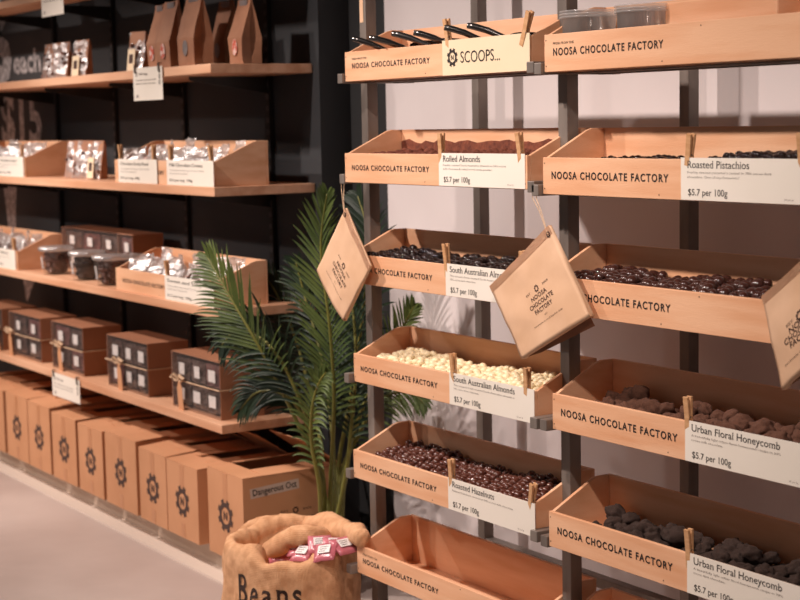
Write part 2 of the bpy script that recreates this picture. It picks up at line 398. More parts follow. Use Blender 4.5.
def nails(front, L, hf):
    b = B()
    for x, z in ((.006, .012), (.006, hf-.012), (L*.48, .008), (L-.006, .012), (L*.62, hf-.008)):
        box(b, x-.0012, x+.0012, -.0005, 0, z-.0012, z+.0012)
    obj('nail_heads', b, pmat('nail', srgb(90, 66, 54), None, .5), front)
YF = 2.0861
LL, DL, HFL, HBL = .7523, .1729, .072, .1272
LR, DR, HFR, HBR = .7523, .1672, .0764, .135
rowL = {1: (.0045, -.0023, 1.4808), 2: (.0028, -.008, 1.2324), 3: (-.0019, -.0013, .9813), 4: (.0031, .0045, .7292), 5: (-.0004, -.0008, .4824), 6: (-.0081, .0081, .2311)}
rowR = {1: (.001, -.0017, 1.4753), 2: (-.012, .0015, 1.2237), 3: (-.0033, -.0017, .9774), 4: (.0084, .005, .7285), 5: (.0067, -.006, .4769), 6: (.0023, .0028, .2211)}
XL, XR = -3.5167, -2.7079
labL = {1: 'pale wooden bin of metal scoops, top of the left rack column', 2: 'pale wooden bin with the rolled almonds card', 3: 'pale wooden bin of glossy dark almonds behind the diamond-hung bag', 4: 'pale wooden bin filled with white chocolate almonds', 5: 'pale wooden bin filled with round chocolate hazelnuts', 6: 'empty pale wooden bin above the burlap sack'}
labR = {1: 'pale wooden bin holding the clear cup stacks', 2: 'pale wooden bin with the roasted pistachios card', 3: 'pale wooden bin of large glossy chocolates between the two hanging bags', 4: 'pale wooden bin of light brown dusted honeycomb', 5: 'pale wooden bin of dark dusted honeycomb', 6: 'lowest wooden bin of the right column, mostly below the photo'}
BINS = {}
for side, rows, X0, L, D, hf, hb, labs in (('L', rowL, XL, LL, DL, HFL, HBL, labL), ('R', rowR, XR, LR, DR, HFR, HBR, labR)):
    for r, (dx, dy, z) in rows.items():
        t, f = bin_proto(L, D, hf, hb)
        t.location = (X0+dx, YF+dy, z); t['label'] = labs[r]; t['group'] = 'wooden display bins on the metal rack'
        fresh = r in (1, 6) 
        if side == 'L': add_lettering(f, L, hf, .035 if r != 6 else .03, .345, fresh, .85)
        else: add_lettering(f, L, hf, .030, .358 if r > 1 else .335, fresh)
        nails(f, L, hf)
        BINS[side, r] = (X0+dx, YF+dy, z)

for o in [q for q in col.objects if q.get('label') == labL[2]]:
    b = B(); n = 40; top = [bmesh_z for bmesh_z in [.098+.012*noise.noise(Vector((i*.35, 0, 0)))+.006*noise.noise(Vector((i*1.3, 4, 0))) for i in range(n+1)]]
    pts = [(.0092, .0072), (LL-.0092, .0072)]+[(.0092+(LL-.0184)*i/n, top[i]) for i in range(n, -1, -1)]
    prism(b, pts, 'y', DL-.0102, DL-.0091)
    obj('cocoa_dust', b, cocoar, o, label='reddish cocoa dust clinging to the inner back panel')
# ------------------------------------------------------------------ metal rack
rk = thing('metal_display_rack', 'grey square-tube metal rack carrying the two columns of wooden bins', 'rack', (-2.75, 2.3, 0))
def rk_box(name, x0, x1, y0, y1, z0, z1, bevel=.0015, mat=steel):
    b = B(); box(b, x0+2.75, x1+2.75, y0-2.3, y1-2.3, z0, z1); return obj(name, b, mat, rk, bevel=bevel)
PW = .031
postx = [-3.5762, -2.7685, -1.961]
for x in postx:
    for y in (2.167, 2.510): rk_box('post', x, x+PW, y, y+PW, 0, 2.35)
    rk_box('foot_bar', x, x+PW, 2.198, 2.51, .03, .055)
    rk_box('top_bar', x, x+PW, 2.198, 2.51, 2.32, 2.35)
for r in range(1, 7):
    for X0, rows, L, D in ((XL, rowL, LL, DL), (XR, rowR, LR, DR)):
        dx, dy, z = rows[r]
        a0 = X0+dx-.001
        rk_box('arm', a0-.024, a0-.001, 2.076, 2.29, z-.004, z+.020)
        a1 = X0+dx+L+.001
        rk_box('arm', a1+.001, a1+.025, 2.076, 2.29, z-.006, z+.018)
        for y in (2.14, 2.225): rk_box('support_bar', a0-.001, a1+.001, y, y+.016, z-.005, z-.0005)
for z in (.225, 2.3): rk_box('rear_crossbar', postx[0]+PW, postx[2], 2.512, 2.54, z, z+.026)
b = B(); box(b, postx[0]+2.75+.004, postx[0]+2.75+.020, 2.1662-2.3, 2.1668-2.3, 1.63, 1.78); obj('post_sticker', b, paper, rk)

# ------------------------------------------------------------------ confectionery
def nut_mesh(kind, seed):
    b = B(); rr = random.Random(seed)
    if kind == 'ball':
        bmesh.ops.create_icosphere(b, subdivisions=2, radius=.5)
        amp, sc, fr = .02, (1, 1, .98), 2
    elif kind == 'almond':
        bmesh.ops.create_icosphere(b, subdivisions=2, radius=.5); amp, sc, fr = .05, (1.16, .94, .88), 2
    elif kind == 'lump':
        bmesh.ops.create_icosphere(b, subdivisions=3, radius=.5); amp, sc, fr = .24, (1.15, .95, .9), 2.0
    elif kind == 'rock':
        bmesh.ops.create_icosphere(b, subdivisions=3, radius=.5); amp, sc, fr = .30, (1.2, .9, .85), 2.3
    o = Vector((rr.random()*20, rr.random()*20, rr.random()*20))
    for v in b.verts:
        d = 1+amp*noise.noise(v.co*2*fr+o)*1.6
        if kind in ('lump', 'rock'): d += .09*noise.noise(v.co*9+o)+(.10*noise.noise(v.co*16+o) if kind == 'rock' else 0)
        v.co = Vector((v.co.x*sc[0], v.co.y*sc[1], v.co.z*sc[2]))*d
    me = bpy.data.meshes.new(kind); b.to_mesh(me); b.free()
    for p in me.polygons: p.use_smooth = True
    return me
def heap(name, label, cat, group, key, kind, mat, size, zf, mask=lambda u, v: True, limit=300, spacing=.93, seed=1, under=True, vary=.08, stuffname='confectionery_heap'):
    side, r = key; X, Y, Z = BINS[key]
    L, D = (LL, DL) if side == 'L' else (LR, DR)
    rr = random.Random(seed)
    meshes = []
    for k in range(4):
        me = nut_mesh(kind, seed*10+k); me.materials.append(mat); meshes.append(me)
    th = .010+size*.52
    pos = []; low = []
    st = size*spacing; row = 0; y = th
    while y < D-th+.001:
        x = th+(st/2 if row % 2 else 0)
        while x < L-th:
            u = (x-th)/(L-2*th); v = (y-th)/(D-2*th)
            if mask(u, v):
                jx = rr.uniform(-.13, .13)*size; jy = rr.uniform(-.1, .1)*size
                z = zf(u, v)+rr.uniform(-.26, .26)*size*(1.5 if kind in ('lump', 'rock') else 1)
                px_ = min(max(x+jx, th), L-th); py_ = min(max(y+jy, th), D-th)
                z = max(z, .007+size*.5)
                pos.append((px_, py_, z))
                zz = z-size*.78
                while zz > .007+size*.42 and under:
                    low.append((px_+size*.35, min(py_+size*.3, D-th), zz)); zz -= size*.8
            x += st
        y += st*.87; row += 1
    pos.sort(key=lambda p: dist((X+p[0], Y+p[1], Z+p[2])))
    rest = pos[limit:]
    for i, p in enumerate(pos[:limit]):
        o = bpy.data.objects.new(name, meshes[rr.randrange(4)]); col.objects.link(o)
        o.location = (X+p[0], Y+p[1], Z+p[2]); s = size*(1+rr.uniform(-vary, vary))
        o.scale = (s, s, s); o.rotation_euler = (rr.uniform(-.5, .5), rr.uniform(-.5, .5), rr.uniform(0, 6.28)) if kind != 'ball' else (rr.random()*6, rr.random()*6, 0)
        tag(o, label, cat, group)
    rest = rest+low
    if rest:
        b = B()
        for p in rest:
            t_ = B(); t_.from_mesh(meshes[rr.randrange(4)])
            s = size*(1+rr.uniform(-vary, vary))
            merge(b, t_, Matrix.Translation(p) @ Matrix.Rotation(rr.random()*6, 4, 'Z') @ Matrix.Scale(s, 4))
        o = obj(stuffname, b, mat, None, smooth=True); o.location = (X, Y, Z)
        tag(o, 'the further and buried '+group, cat, None, 'stuff')
heap('chocolate_hazelnut', 'round milk chocolate hazelnut among the hazelnuts filling the bin', 'hazelnut', 'chocolate hazelnuts in their bin', ('L', 5), 'ball', milk, .0192,
     lambda u, v: .056+.022*v+.006*math.sin(u*9)+.004*math.cos(u*23)-(.02 if u < .06 else 0), lambda u, v: u > .02, stuffname='hazelnut_heap', seed=3)
heap('white_chocolate_almond', 'cream white chocolate almond among those filling the bin', 'almond', 'white chocolate almonds in their bin', ('L', 4), 'almond', white_ch, .0205,
     lambda u, v: .050+.022*v+.005*math.sin(u*8+1), lambda u, v: u > .04, stuffname='white_almond_heap', seed=4)
heap('dark_chocolate_almond', 'glossy black-brown chocolate almond among those in the bin behind the paper bags', 'almond', 'dark chocolate almonds in their bin', ('L', 3), 'almond', dark, .0235,
     lambda u, v: .062+.012*v+.004*math.sin(u*11), lambda u, v: u > .03, stuffname='dark_almond_heap', seed=5)
heap('cocoa_rolled_almond', 'reddish cocoa-dusted almond in the bin of rolled almonds', 'almond', 'cocoa rolled almonds in their bin', ('L', 2), 'almond', cocoar, .020,
     lambda u, v: .062+.006*v+.003*math.sin(u*13), lambda u, v: u > .1, stuffname='rolled_almond_heap', seed=6)
heap('chocolate_pistachio', 'small glossy dark chocolate pistachio in the bin under the clear cups', 'pistachio', 'dark chocolate pistachios in their bin', ('R', 2), 'almond', dark, .0165,
     lambda u, v: (.066+.004*v if u < .36 else .062)+(.018*min(1, max(0, (u-.56)/.15))), lambda u, v: u > .12, stuffname='pistachio_heap', seed=7)
heap('large_glossy_chocolate', 'large glossy dark brown chocolate in the bin between the two hanging bags', 'chocolate', 'large glossy chocolates in their bin', ('R', 3), 'almond', darkbrown, .0245,
     lambda u, v: .067+.012*v+.005*math.sin(u*14), lambda u, v: u > .03, stuffname='glossy_chocolate_heap', seed=8, vary=.15)
heap('milk_honeycomb_lump', 'light brown cocoa-dusted honeycomb lump in the bin above the darkest honeycomb', 'honeycomb', 'light brown honeycomb lumps in their bin', ('R', 4), 'lump', cocoa, .036,
     lambda u, v: .050+.020*v+.008*math.sin(u*17), lambda u, v: u > .08 and not (.30 < u < .36 and v < .5), spacing=.92, stuffname='milk_honeycomb_heap', seed=9, vary=.2)
heap('dark_honeycomb_lump', 'dark cocoa-dusted honeycomb lump in the bottom honeycomb bin', 'honeycomb', 'dark honeycomb lumps in their bin', ('R', 5), 'rock', cocoad, .037,
     lambda u, v: .046+.016*v+.008*math.sin(u*19+1), lambda u, v: u > .05 and not (.42 < u < .47 and v < .6), spacing=.93, stuffname='dark_honeycomb_heap', seed=10, vary=.22)

# ------------------------------------------------------------------ price cards on the rack
P57 = '$5.7 per 100g'
def rackcard(key, px, w, title, tw, body, where, pegs):
    X, Y, Z = BINS[key]; hf = HFL if key[0] == 'L' else HFR
    y = Y-.0016
    x = at(px, 300, y).x
    h = hf+.002
    lines = [(title, .018, h-.0190, .0135, tw)]
    zz = h-.0290
    for s, ww in body:
        lines.append((s, .018, zz, .0042, ww)); zz -= .0085
    lines.append((P57, .020, .009, .0120, .104))
    lines.append(('GF per 5g', w-.062, .006, .003, .022))
    card(w, h, (x, y, Z+.001), 'cream card reading '+title+' pegged to the '+where, lines)
    for dx, tilt, lab in pegs:
        peg((x+dx, Y+.003, Z+hf+.006), tilt, lab)
rackcard(('L', 2), 441, .325, 'Rolled Almonds', .145, [('Freshly roasted South Australian almonds in 54% cocoa', .24), ('milk chocolate & rolled in red cocoa powder.', .19)], 'left bin of the second row',
         [(.006, .05, 'wooden peg at the left end of the rolled almonds card'), (.305, -.07, 'wooden peg at the right end of the rolled almonds card')])
rackcard(('L', 3), 446, .325, 'South Australian Almonds', .235, [("This season's fresh roasted South Australian almonds in", .235), ('70% cocoa dark chocolate', .10)], 'bin of glossy dark almonds',
         [(.0, -.04, 'wooden peg on the card of the dark almonds bin'), (.29, .05, 'wooden peg tip showing behind the big hanging bag')])
rackcard(('L', 4), 448, .322, 'South Australian Almonds', .235, [("This season's fresh roasted South Australian almonds in", .235), ('33% cocoa white chocolate', .10)], 'bin of white chocolate almonds',
         [(.012, 0.0, 'wooden peg at the left end of the white almonds card'), (.292, .1, 'wooden peg at the right end of the white almonds card')])
rackcard(('L', 5), 445, .332, 'Roasted Hazelnuts', .165, [('Roasted hazelnuts covered in 54% cocoa milk chocolate', .235)], 'bin of round hazelnuts',
         [(.010, .04, 'wooden peg at the left end of the hazelnuts card'), (.315, .3, 'leaning wooden peg at the right end of the hazelnuts card')])
rackcard(('R', 2), 681, .325, 'Roasted Pistachios', .16, [("Freshly roasted pistachio's coated in 70% cocoa dark", .215), ('chocolate. One of my favourites!', .135)], 'right bin of the second row',
         [(.018, .2, 'wooden peg at the left end of the pistachios card'), (.30, .0, 'wooden peg cut by the right edge of the photo on the pistachios card')])
rackcard(('R', 4), 685, .33, 'Urban Floral Honeycomb', .228, [('A beautifully light urban floral honeycomb recipe in 34%', .23), ('cocoa milk chocolate.', .085)], 'bin of light brown honeycomb',
         [(.005, 0, 'wooden peg on the card of the light brown honeycomb'), (.31, 0, 'wooden peg at the far right end of the light honeycomb card')])
rackcard(('R', 5), 687, .33, 'Urban Floral Honeycomb ', .228, [('A beautifully light urban floral honeycomb recipe in 70%', .23), ('cocoa dark chocolate.', .085)], 'bin of dark honeycomb',
         [(.002, 0, 'wooden peg on the card of the dark honeycomb'), (.31, 0, 'wooden peg at the far right end of the dark honeycomb card')])
X, Y, Z = BINS['L', 1]
x = at(443, 60, Y).x
card(.325, HFL+.006, (x, Y-.0016, Z+.0), 'yellowish card reading SCOOPS with a black cog pegged to the top left bin', [('GEAR', .040, .039, .021, None), ('SCOOPS...', .072, .026, .025, .148)], yellowcard)
peg((x+.018, Y+.003, Z+HFL+.012), -.08, 'wooden peg at the left end of the scoops card')
peg((x+.310, Y+.001, Z+HFL+.012), .42, 'strongly leaning wooden peg at the right end of the scoops card')

# ------------------------------------------------------------------ scoops
def scoop_proto():
    t = thing('metal_scoop', None, 'scoop')
    b = B(); tube(b, [(0, -.045, .014), (0, -.03, .012), (0, 0, .004), (0, .04, -.012), (0, .055, -.018)], [.0062, .0075, .0072, .006, .005], 10)
    obj('handle', b, chrome, t, smooth=True)
    b = B(); n = 12; rings = []
    for j in range(7):
        y = .05+j*.012; r = [.012, .026, .032, .034, .034, .033, .031][j]
        rings.append([(r*math.cos(PI+PI*k/n), y-.02*0, -.006+r*math.sin(PI+PI*k/n)*.8) for k in range(n+1)])
    vr = [[b.verts.new(p) for p in r] for r in rings]
    for r0, r1 in zip(vr, vr[1:]):
        for k in range(n): b.faces.new((r0[k], r0[k+1], r1[k+1], r1[k]))
    b.faces.new(vr[0])
    bmesh.ops.solidify(b, geom=b.faces[:], thickness=.001)
    obj('bowl', b, chrome, t, smooth=True)
    return t
sc0 = scoop_proto()
spx = [346, 363.5, 385, 407, 437.5, 460]
slab = ['steel scoop with handle tip furthest left over the top bin rim', 'second steel scoop from the left in the top bin', 'third steel scoop from the left, bright round handle tip', 'fourth steel scoop from the left, short of the peg', 'steel scoop with bright handle tip left of the cog, beside the peg', 'steel scoop with handle tip above the scoops lettering']
X, Y, Z = BINS['L', 1]
for i, px in enumerate(spx):
    o = sc0 if i == 0 else copy_tree(sc0)
    q = at(px, [43, 39, 35, 37, 31, 28][i], Y-.04)
    o.location = (q.x+.035, Y+.008, Z+HFL+.012+(.004 if i in (4, 5, 2) else 0)); o.rotation_euler = (-.05, [.0, .5, -.3, .2, .1, -.2][i], -.70+R_.uniform(-.08, .08))
    # handles lean over the front rim pointing left
    o['label'] = slab[i]; o['group'] = 'steel scoops in the top bin'

# ------------------------------------------------------------------ clear cups lying in two nested stacks
cup = B(); prof = [(.050, 0), (.056, .100), (.0600, .1005), (.0615, .1025), (.0600, .1045), (.0557, .1035), (.0553, .1005), (.0494, .0012)]
lathe(cup, prof, 32, closed=True)
X, Y, Z = BINS['R', 1]
cup0 = obj('clear_cup', cup, clearp, None, smooth=True)
k = 0
for s, (pa, lab) in enumerate(((589, 'clear plastic cup nested in the left stack standing in the top right bin'), (645, 'clear plastic cup nested in the right stack standing in the top right bin'))):
    xa = at(pa, 20, Y+.0755).x
    for j in range(3):
        o = cup0 if k == 0 else cup0.copy()
        if k: col.objects.link(o)
        k += 1
        o.location = (xa, Y+.0755, Z+.0072+.0058*j); tag(o, lab, 'cup', ['left', 'right'][s]+' stack of clear cups')
# filler stack under them keeps them at rim height: plywood spacer visible at the right end
sp = thing('wooden_spacer_block', 'pale wooden block standing right of the clear cups in the top right bin', 'wood block', (at(672, 10, Y+.1).x, Y+.08, Z+.007))
b = B(); box(b, 0, .30, 0, .07, 0, .118); obj('block', b, ply, sp, bevel=.004)

# black tub in the lowest right bin
X, Y, Z = BINS['R', 6]
q = at(672, 596, Y+.03)
t = thing('black_tub', 'black tub rim just showing at the bottom edge below the dark honeycomb bin', 'tub', (q.x+.03, Y+.075, Z+.007))
b = B(); 
for x0, x1, y0, y1 in ((-.11, .11, -.05, -.046), (-.11, .11, .046, .05), (-.11, -.106, -.046, .046), (.106, .11, -.046, .046)): box(b, x0, x1, y0, y1, 0, .105)
box(b, -.106, .106, -.046, .046, 0, .004); obj('tub_wall', b, potm, t, bevel=.001)
b = B()
for x0, x1, y0, y1 in ((-.116, .116, -.056, -.05), (-.116, .116, .05, .056), (-.116, -.11, -.05, .05), (.11, .116, -.05, .05)): box(b, x0, x1, y0, y1, .10, .106)
obj('rim', b, potm, t, bevel=.001)

# ------------------------------------------------------------------ hanging kraft bags
def hung_bag(corners, text_rot, label, Y, yawd, hole, string_to, txt, seed, thick=.010, logo=None, gus=.0):
    """corners (x,z) in order: top-left, top-right, bottom-right, bottom-left of the bag itself"""
    cx = sum(c[0] for c in corners)/4; cz = sum(c[1] for c in corners)/4
    t = thing('hanging_paper_bag', label, 'paper bag', (cx, Y, cz), yawd, 'kraft bags hung from the rack')
    C = [Vector((c[0]-cx, 0, c[1]-cz)) for c in corners]
    def P(u, v, off=0):   # u along the top edge, v downwards
        p = (C[0]*(1-u)+C[1]*u)*(1-v)+(C[3]*(1-u)+C[2]*u)*v
        env = math.sin(PI*min(1, max(0, u)))**.7*min(1, .25+v*1.2)
        bulge = thick*(.55+.7*env*min(1, v*1.4))
        w = .0025*smoothnoise((u*2+seed, v*2, 0), 1.6)+.0010*smoothnoise((u+seed, v, 3), 7)
        return p+Vector((0, -(bulge+off)+w, 0))
    n = 26
    b = B(); g = [[b.verts.new(P(i/n, j/n)) for i in range(n+1)] for j in range(n+1)]
    g2 = [[b.verts.new(Vector((P(i/n, j/n).x, thick*.5*(.3+j/n), P(i/n, j/n).z))) for i in range(n+1)] for j in range(n+1)]
    for j in range(n):
        for i in range(n):
            b.faces.new((g[j][i], g[j+1][i], g[j+1][i+1], g[j][i+1])); b.faces.new((g2[j][i], g2[j][i+1], g2[j+1][i+1], g2[j+1][i]))
    for i in range(n):
        b.faces.new((g[0][i], g[0][i+1], g2[0][i+1], g2[0][i])); b.faces.new((g[n][i+1], g[n][i], g2[n][i], g2[n][i+1]))
        # creased gussets on both sides
    for i, s in ((0, 1), (n, -1)):
        mid = [b.verts.new(P(i/n, j/n)+(C[1]-C[0]).normalized()*s*.006*(j/n+.1)+Vector((0, thick*.6, 0))) for j in range(n+1)]
        for j in range(n):
            for a, c in ((g, mid), (mid, g2)):
                A = a[j][i] if a is not mid else mid[j]; A1 = a[j+1][i] if a is not mid else mid[j+1]
                D_ = c[j][i] if c is not mid else mid[j]; D1 = c[j+1][i] if c is not mid else mid[j+1]
                b.faces.new((A, A1, D1, D_))
    bmesh.ops.recalc_face_normals(b, faces=b.faces)
    obj('bag_body', b, paper, t, smooth=True)
    # sewn top hem
    b = B()
    rows = [[b.verts.new(P(i/n, vv, .0006)) for i in range(n+1)] for vv in (.0, .045, .09)]
    for r0, r1 in zip(rows, rows[1:]):
        for i in range(n): b.faces.new((r0[i], r1[i], r1[i+1], r0[i+1]))
    bmesh.ops.solidify(b, geom=b.faces[:], thickness=-.0008); obj('top_fold', b, paper, t)
    # folded block bottom
    b = B(); A = P(.03, .995); D_ = P(.97, .995)
    bd = (C[2]-C[3]).normalized(); dn = ((C[3]-C[0])+(C[2]-C[1])).normalized()
    q = [A+Vector((0, .008, 0)), D_+Vector((0, .008, 0)), D_+dn*(.012+gus)+Vector((0, .012+gus, 0))-bd*.01, A+dn*(.006+gus*.3)+Vector((0, .012, 0))+bd*.05]
    vs = [b.verts.new(p) for p in q]; b.faces.new(vs)
    bmesh.ops.solidify(b, geom=b.faces[:], thickness=.002); obj('bottom_fold', b, paperdk, t)
    # print
    b = B()
    W = (C[1]-C[0]).length; H = (C[3]-C[0]).length
    def put(tm, uc, vc, sc=1):
        for v in tm.verts: v.co = P(uc+v.co.x/W, vc-v.co.y/H, .0008)
        merge(b, tm)
    for s, du, dv, hh, ww in txt:
        if s == 'GEAR': put(gear_mesh(hh, False), .5+du, dv)
        else: put(text_mesh(s, width=ww, height=hh, bold=.01 if hh > .008 else 0, align='CENTER'), .5+du, dv)
    obj('print', b, inksoft, t)
    # eyelet and string
    hp = P(*hole, .001)
    b = B(); tube(b, [hp+Vector((.005*math.cos(a), 0, .005*math.sin(a))) for a in [k*PI/5 for k in range(11)]], .0014, 6); obj('eyelet', b, inksoft, t)
    if string_to is not None:
        s_ = Vector(string_to)-Vector((cx, Y, cz)); s_ = Matrix.Rotation(-yawd, 3, 'Z') @ s_
        b = B()
        for k in (-1, 1):
            tube(b, [s_+Vector((.008*k, 0, 0)), s_+Vector((.006*k, 0, -.02)), (hp+s_)/2+Vector((.003*k, -.002, 0)), hp+Vector((.001*k, -.001, 0))], .0009, 5)
        obj('string', b, twine, t)
    return t
def xz(px, py, Y):
    p = at(px, py, Y); return (p.x, p.z)
btxt = [('EST', -.16, .50, .005, .018), ('GEAR', 0, .49, .0095, None), ('2009', .16, .50, .005, .022), ('NOOSA', 0, .585, .0105, .062), ('CHOCOLATE', 0, .655, .0105, .094), ('FACTORY', 0, .725, .0105, .070), ('EST', 0, .78, .003, .012), ('handmade in small batches daily', 0, .835, .0034, .115)]
Yb = 2.060
hung_bag([xz(492, 286, Yb), xz(551, 225, Yb), xz(592, 316, Yb), xz(524, 359, Yb)], 0, 'large kraft paper bag hanging askew in the middle of the rack', Yb, 0, (.955, .07), (-2.737, 2.078, 1.2324+.002), [(s, du*.8+.06, .60+(dv-.65)*1.05, h*.82, (w or 0)*.92) for s, du, dv, h, w in btxt], 1, logo=True, gus=.006)
hung_bag([xz(347, 208, Yb), xz(372, 266, Yb), xz(345, 321, Yb), xz(318, 270, Yb)], 0, 'diamond-wise hanging kraft bag against the palm at the left end of the rack', Yb, 0, (.05, .06), (-3.527, 2.078, 1.2324+.002), [(s, (du+.02), (dv-.02), h*.9, (w or 0)*.9) for s, du, dv, h, w in btxt if s != 'handmade in small batches daily']+[('handmade in small batches daily', .02, .81, .003, .10)], 2, thick=.008)
hung_bag([xz(764, 296, 2.04), xz(822, 244, 2.04), xz(850, 330, 2.04), xz(784, 390, 2.04)], 0, 'kraft paper bag cut off by the right edge of the photo', 2.04, 0, (.96, .07), (-1.93, 2.078, 1.228), btxt, 3)

# ------------------------------------------------------------------ things on the wall shelves
def crumple(v, seed, amp, fr):
    return Vector((noise.noise(v*fr+Vector((seed, 0, 0))), noise.noise(v*fr+Vector((0, seed, 5))), noise.noise(v*fr+Vector((9, 0, seed)))))*amp
def clear_bag(w, h, d, seed, cont, tilt, loc, rz, label, group, seal=True):
    """cellophane bag: crumpled film body pinched to a flat top, sweets inside, white sticker"""
    t = thing('cellophane_bag', label, 'bag of sweets', loc, rz, group, tilt)
    b = B(); n = 22; m_ = 18
    rings = []
    for j in range(m_+1):
        v = j/m_; z = h*v
        dd = d*.5*(1 if v < .55 else max(.04, 1-(v-.55)/.30)); ww = w*.5*(1-.06*math.sin(v*7)) if v < .8 else w*.5*(1.02)
        if v == 0: dd *= .8
        rings.append([b.verts.new(Vector((ww*math.copysign(abs(math.cos(2*PI*k/n))**.6, math.cos(2*PI*k/n)), dd*math.copysign(abs(math.sin(2*PI*k/n))**.7, math.sin(2*PI*k/n)), z))) for k in range(n)])
    for r0, r1 in zip(rings, rings[1:]):
        for k in range(n): b.faces.new((r0[k], r0[(k+1) % n], r1[(k+1) % n], r1[k]))
    b.faces.new(rings[0][::-1]); b.faces.new(rings[-1])
    for v in b.verts:
        if v.co.z > .004: v.co += crumple(v.co, seed, .009, 34)+crumple(v.co, seed+1, .004, 90)
        v.co.z = max(v.co.z, 0)
    obj('film', b, cello, t)
    b = B(); rr = random.Random(seed)
    for k in range(16):
        s = rr.uniform(.012, .019)
        M = T(rr.uniform(-.36, .36)*w, rr.uniform(-.25, .25)*d, rr.uniform(s*.7, h*.58)) @ Matrix.Rotation(rr.random()*6, 4, (rr.random(), rr.random(), 1)) 
        c = B(); bmesh.ops.create_icosphere(c, subdivisions=1, radius=s); merge(b, c, M)
    tag(obj('sweets', b, cont, t), kind='stuff')
    if seal:
        b = B(); box(b, -.018, .018, -d*.5-.0015, -d*.5-.0005, h*.2, h*.45); obj('sticker', b, whitem, t)
    return t
def shelfbin(x0, z, label, y=None):
    t, f = bin_proto(LL, .190, HFL+.004, HBL+.008)
    t.location = (x0, y or 2.172, z); t['label'] = label
    add_lettering(f, LL, HFL, .06, .34, False, .85); nails(f, LL, HFL); return t
def shelfcard(x, y, z, w, h, title, label, pegs, scale=1):
    card(w, h, (x, y, z), label, [(title, .02, h-.020, .010, w*.72), ('Chocolate with fresh local cream,', .02, h-.034, .0048, w*.75), ('made here by hand', .02, h-.044, .0048, w*.4), ('$12 per bag  100g', .02, .012, .0075, w*.5)], cardm)
    for dx, tl, lab in pegs: peg((x+dx, y+.0065, z+h+.006), tl, lab)
# shelf three down: bins with bags
z2 = SHZ[2]; z3 = SHZ[3]; z4 = SHZ[4]; z1 = SHZ[1]
def binbags(x0, z, n, seed, where, group, rows=2, skip=0):
    k = 0
    for j in range(rows):
        for i in range(n):
            k += 1
            x = x0+.07+skip+(LL-.13-skip)*(i+.5*(j % 2)*.4)/(n-.6); y = 2.172+.045+j*.075
            pos = '%s row, %s from left, ' % (['front', 'rear'][j], ['first', 'second', 'third', 'fourth', 'fifth', 'sixth', 'seventh'][i])
            clear_bag(R_.uniform(.085, .10), R_.uniform(.105, .125)+j*.012, .05, seed+k, [sweetp, sweetd][R_.random() < .45], R_.uniform(-.22, .10), (x, y, z+.008), R_.uniform(-.5, .5), 'clear sweet bag, '+pos+where, group, seal=R_.random() < .5)
shelfbin(-5.205, z2, 'wooden bin with two cards on the shelf below the paper bags')
binbags(-5.205, z2, 6, 30, 'of the bin with two cards', 'clear bags in the two-card bin')
shelfcard(-5.165, 2.168, z2+.0005, .315, .078, 'Chocolate Rocky Road', 'cream card pegged to the left half of the two-card bin', [(.01, .05, 'peg at the far left end of the two-card bin'), (.28, .12, 'peg at the right end of the left card on the two-card bin')])
shelfcard(-4.775, 2.168, z2+.0005, .335, .078, 'Milk Chocolate Creams', 'cream card pegged to the right half of the two-card bin', [(.02, .1, 'peg at the left end of the right card on the two-card bin'), (.31, -.05, 'peg at the right end of the right card on the two-card bin')])
shelfbin(-6.84, z2, 'wooden bin cut off by the left edge, under the chalked 15')
binbags(-6.84, z2, 6, 60, 'of the bin under the chalked price', 'clear bags in the bin under the chalked price')
shelfcard(-6.43, 2.168, z2+.0005, .335, .078, 'Dark Chocolate Creams', 'cream card at the left photo edge on the upper of two bins', [(.315, 0, 'peg on the upper left card beside the pouches')])
shelfbin(-5.232, z3, 'wooden bin right of the dark chocolate tubs')
binbags(-5.232, z3, 5, 90, 'of the bin beside the tubs', 'clear bags in the bin beside the tubs', skip=.06)
shelfcard(-4.82, 2.168, z3+.0005, .355, .078, 'Sweet and Salty', 'cream card on the bin right of the tubs, partly behind palm leaves', [(.01, -.05, 'peg at the left end of the card behind the palm leaves'), (.33, 0, 'peg at the right end of the card behind the palm leaves')])
shelfbin(-6.975, z3, 'wooden bin cut off by the left edge, left of the tubs')
binbags(-6.975, z3, 6, 120, 'of the bin left of the tubs', 'clear bags in the bin left of the tubs')
shelfcard(-6.57, 2.168, z3+.0005, .335, .078, 'Caramel Pillows', 'cream card at the left photo edge on the lower of two bins', [(.09, 0, 'peg on the lower left card near the photo edge'), (.315, 0, 'peg on the lower left card beside the first tub')])

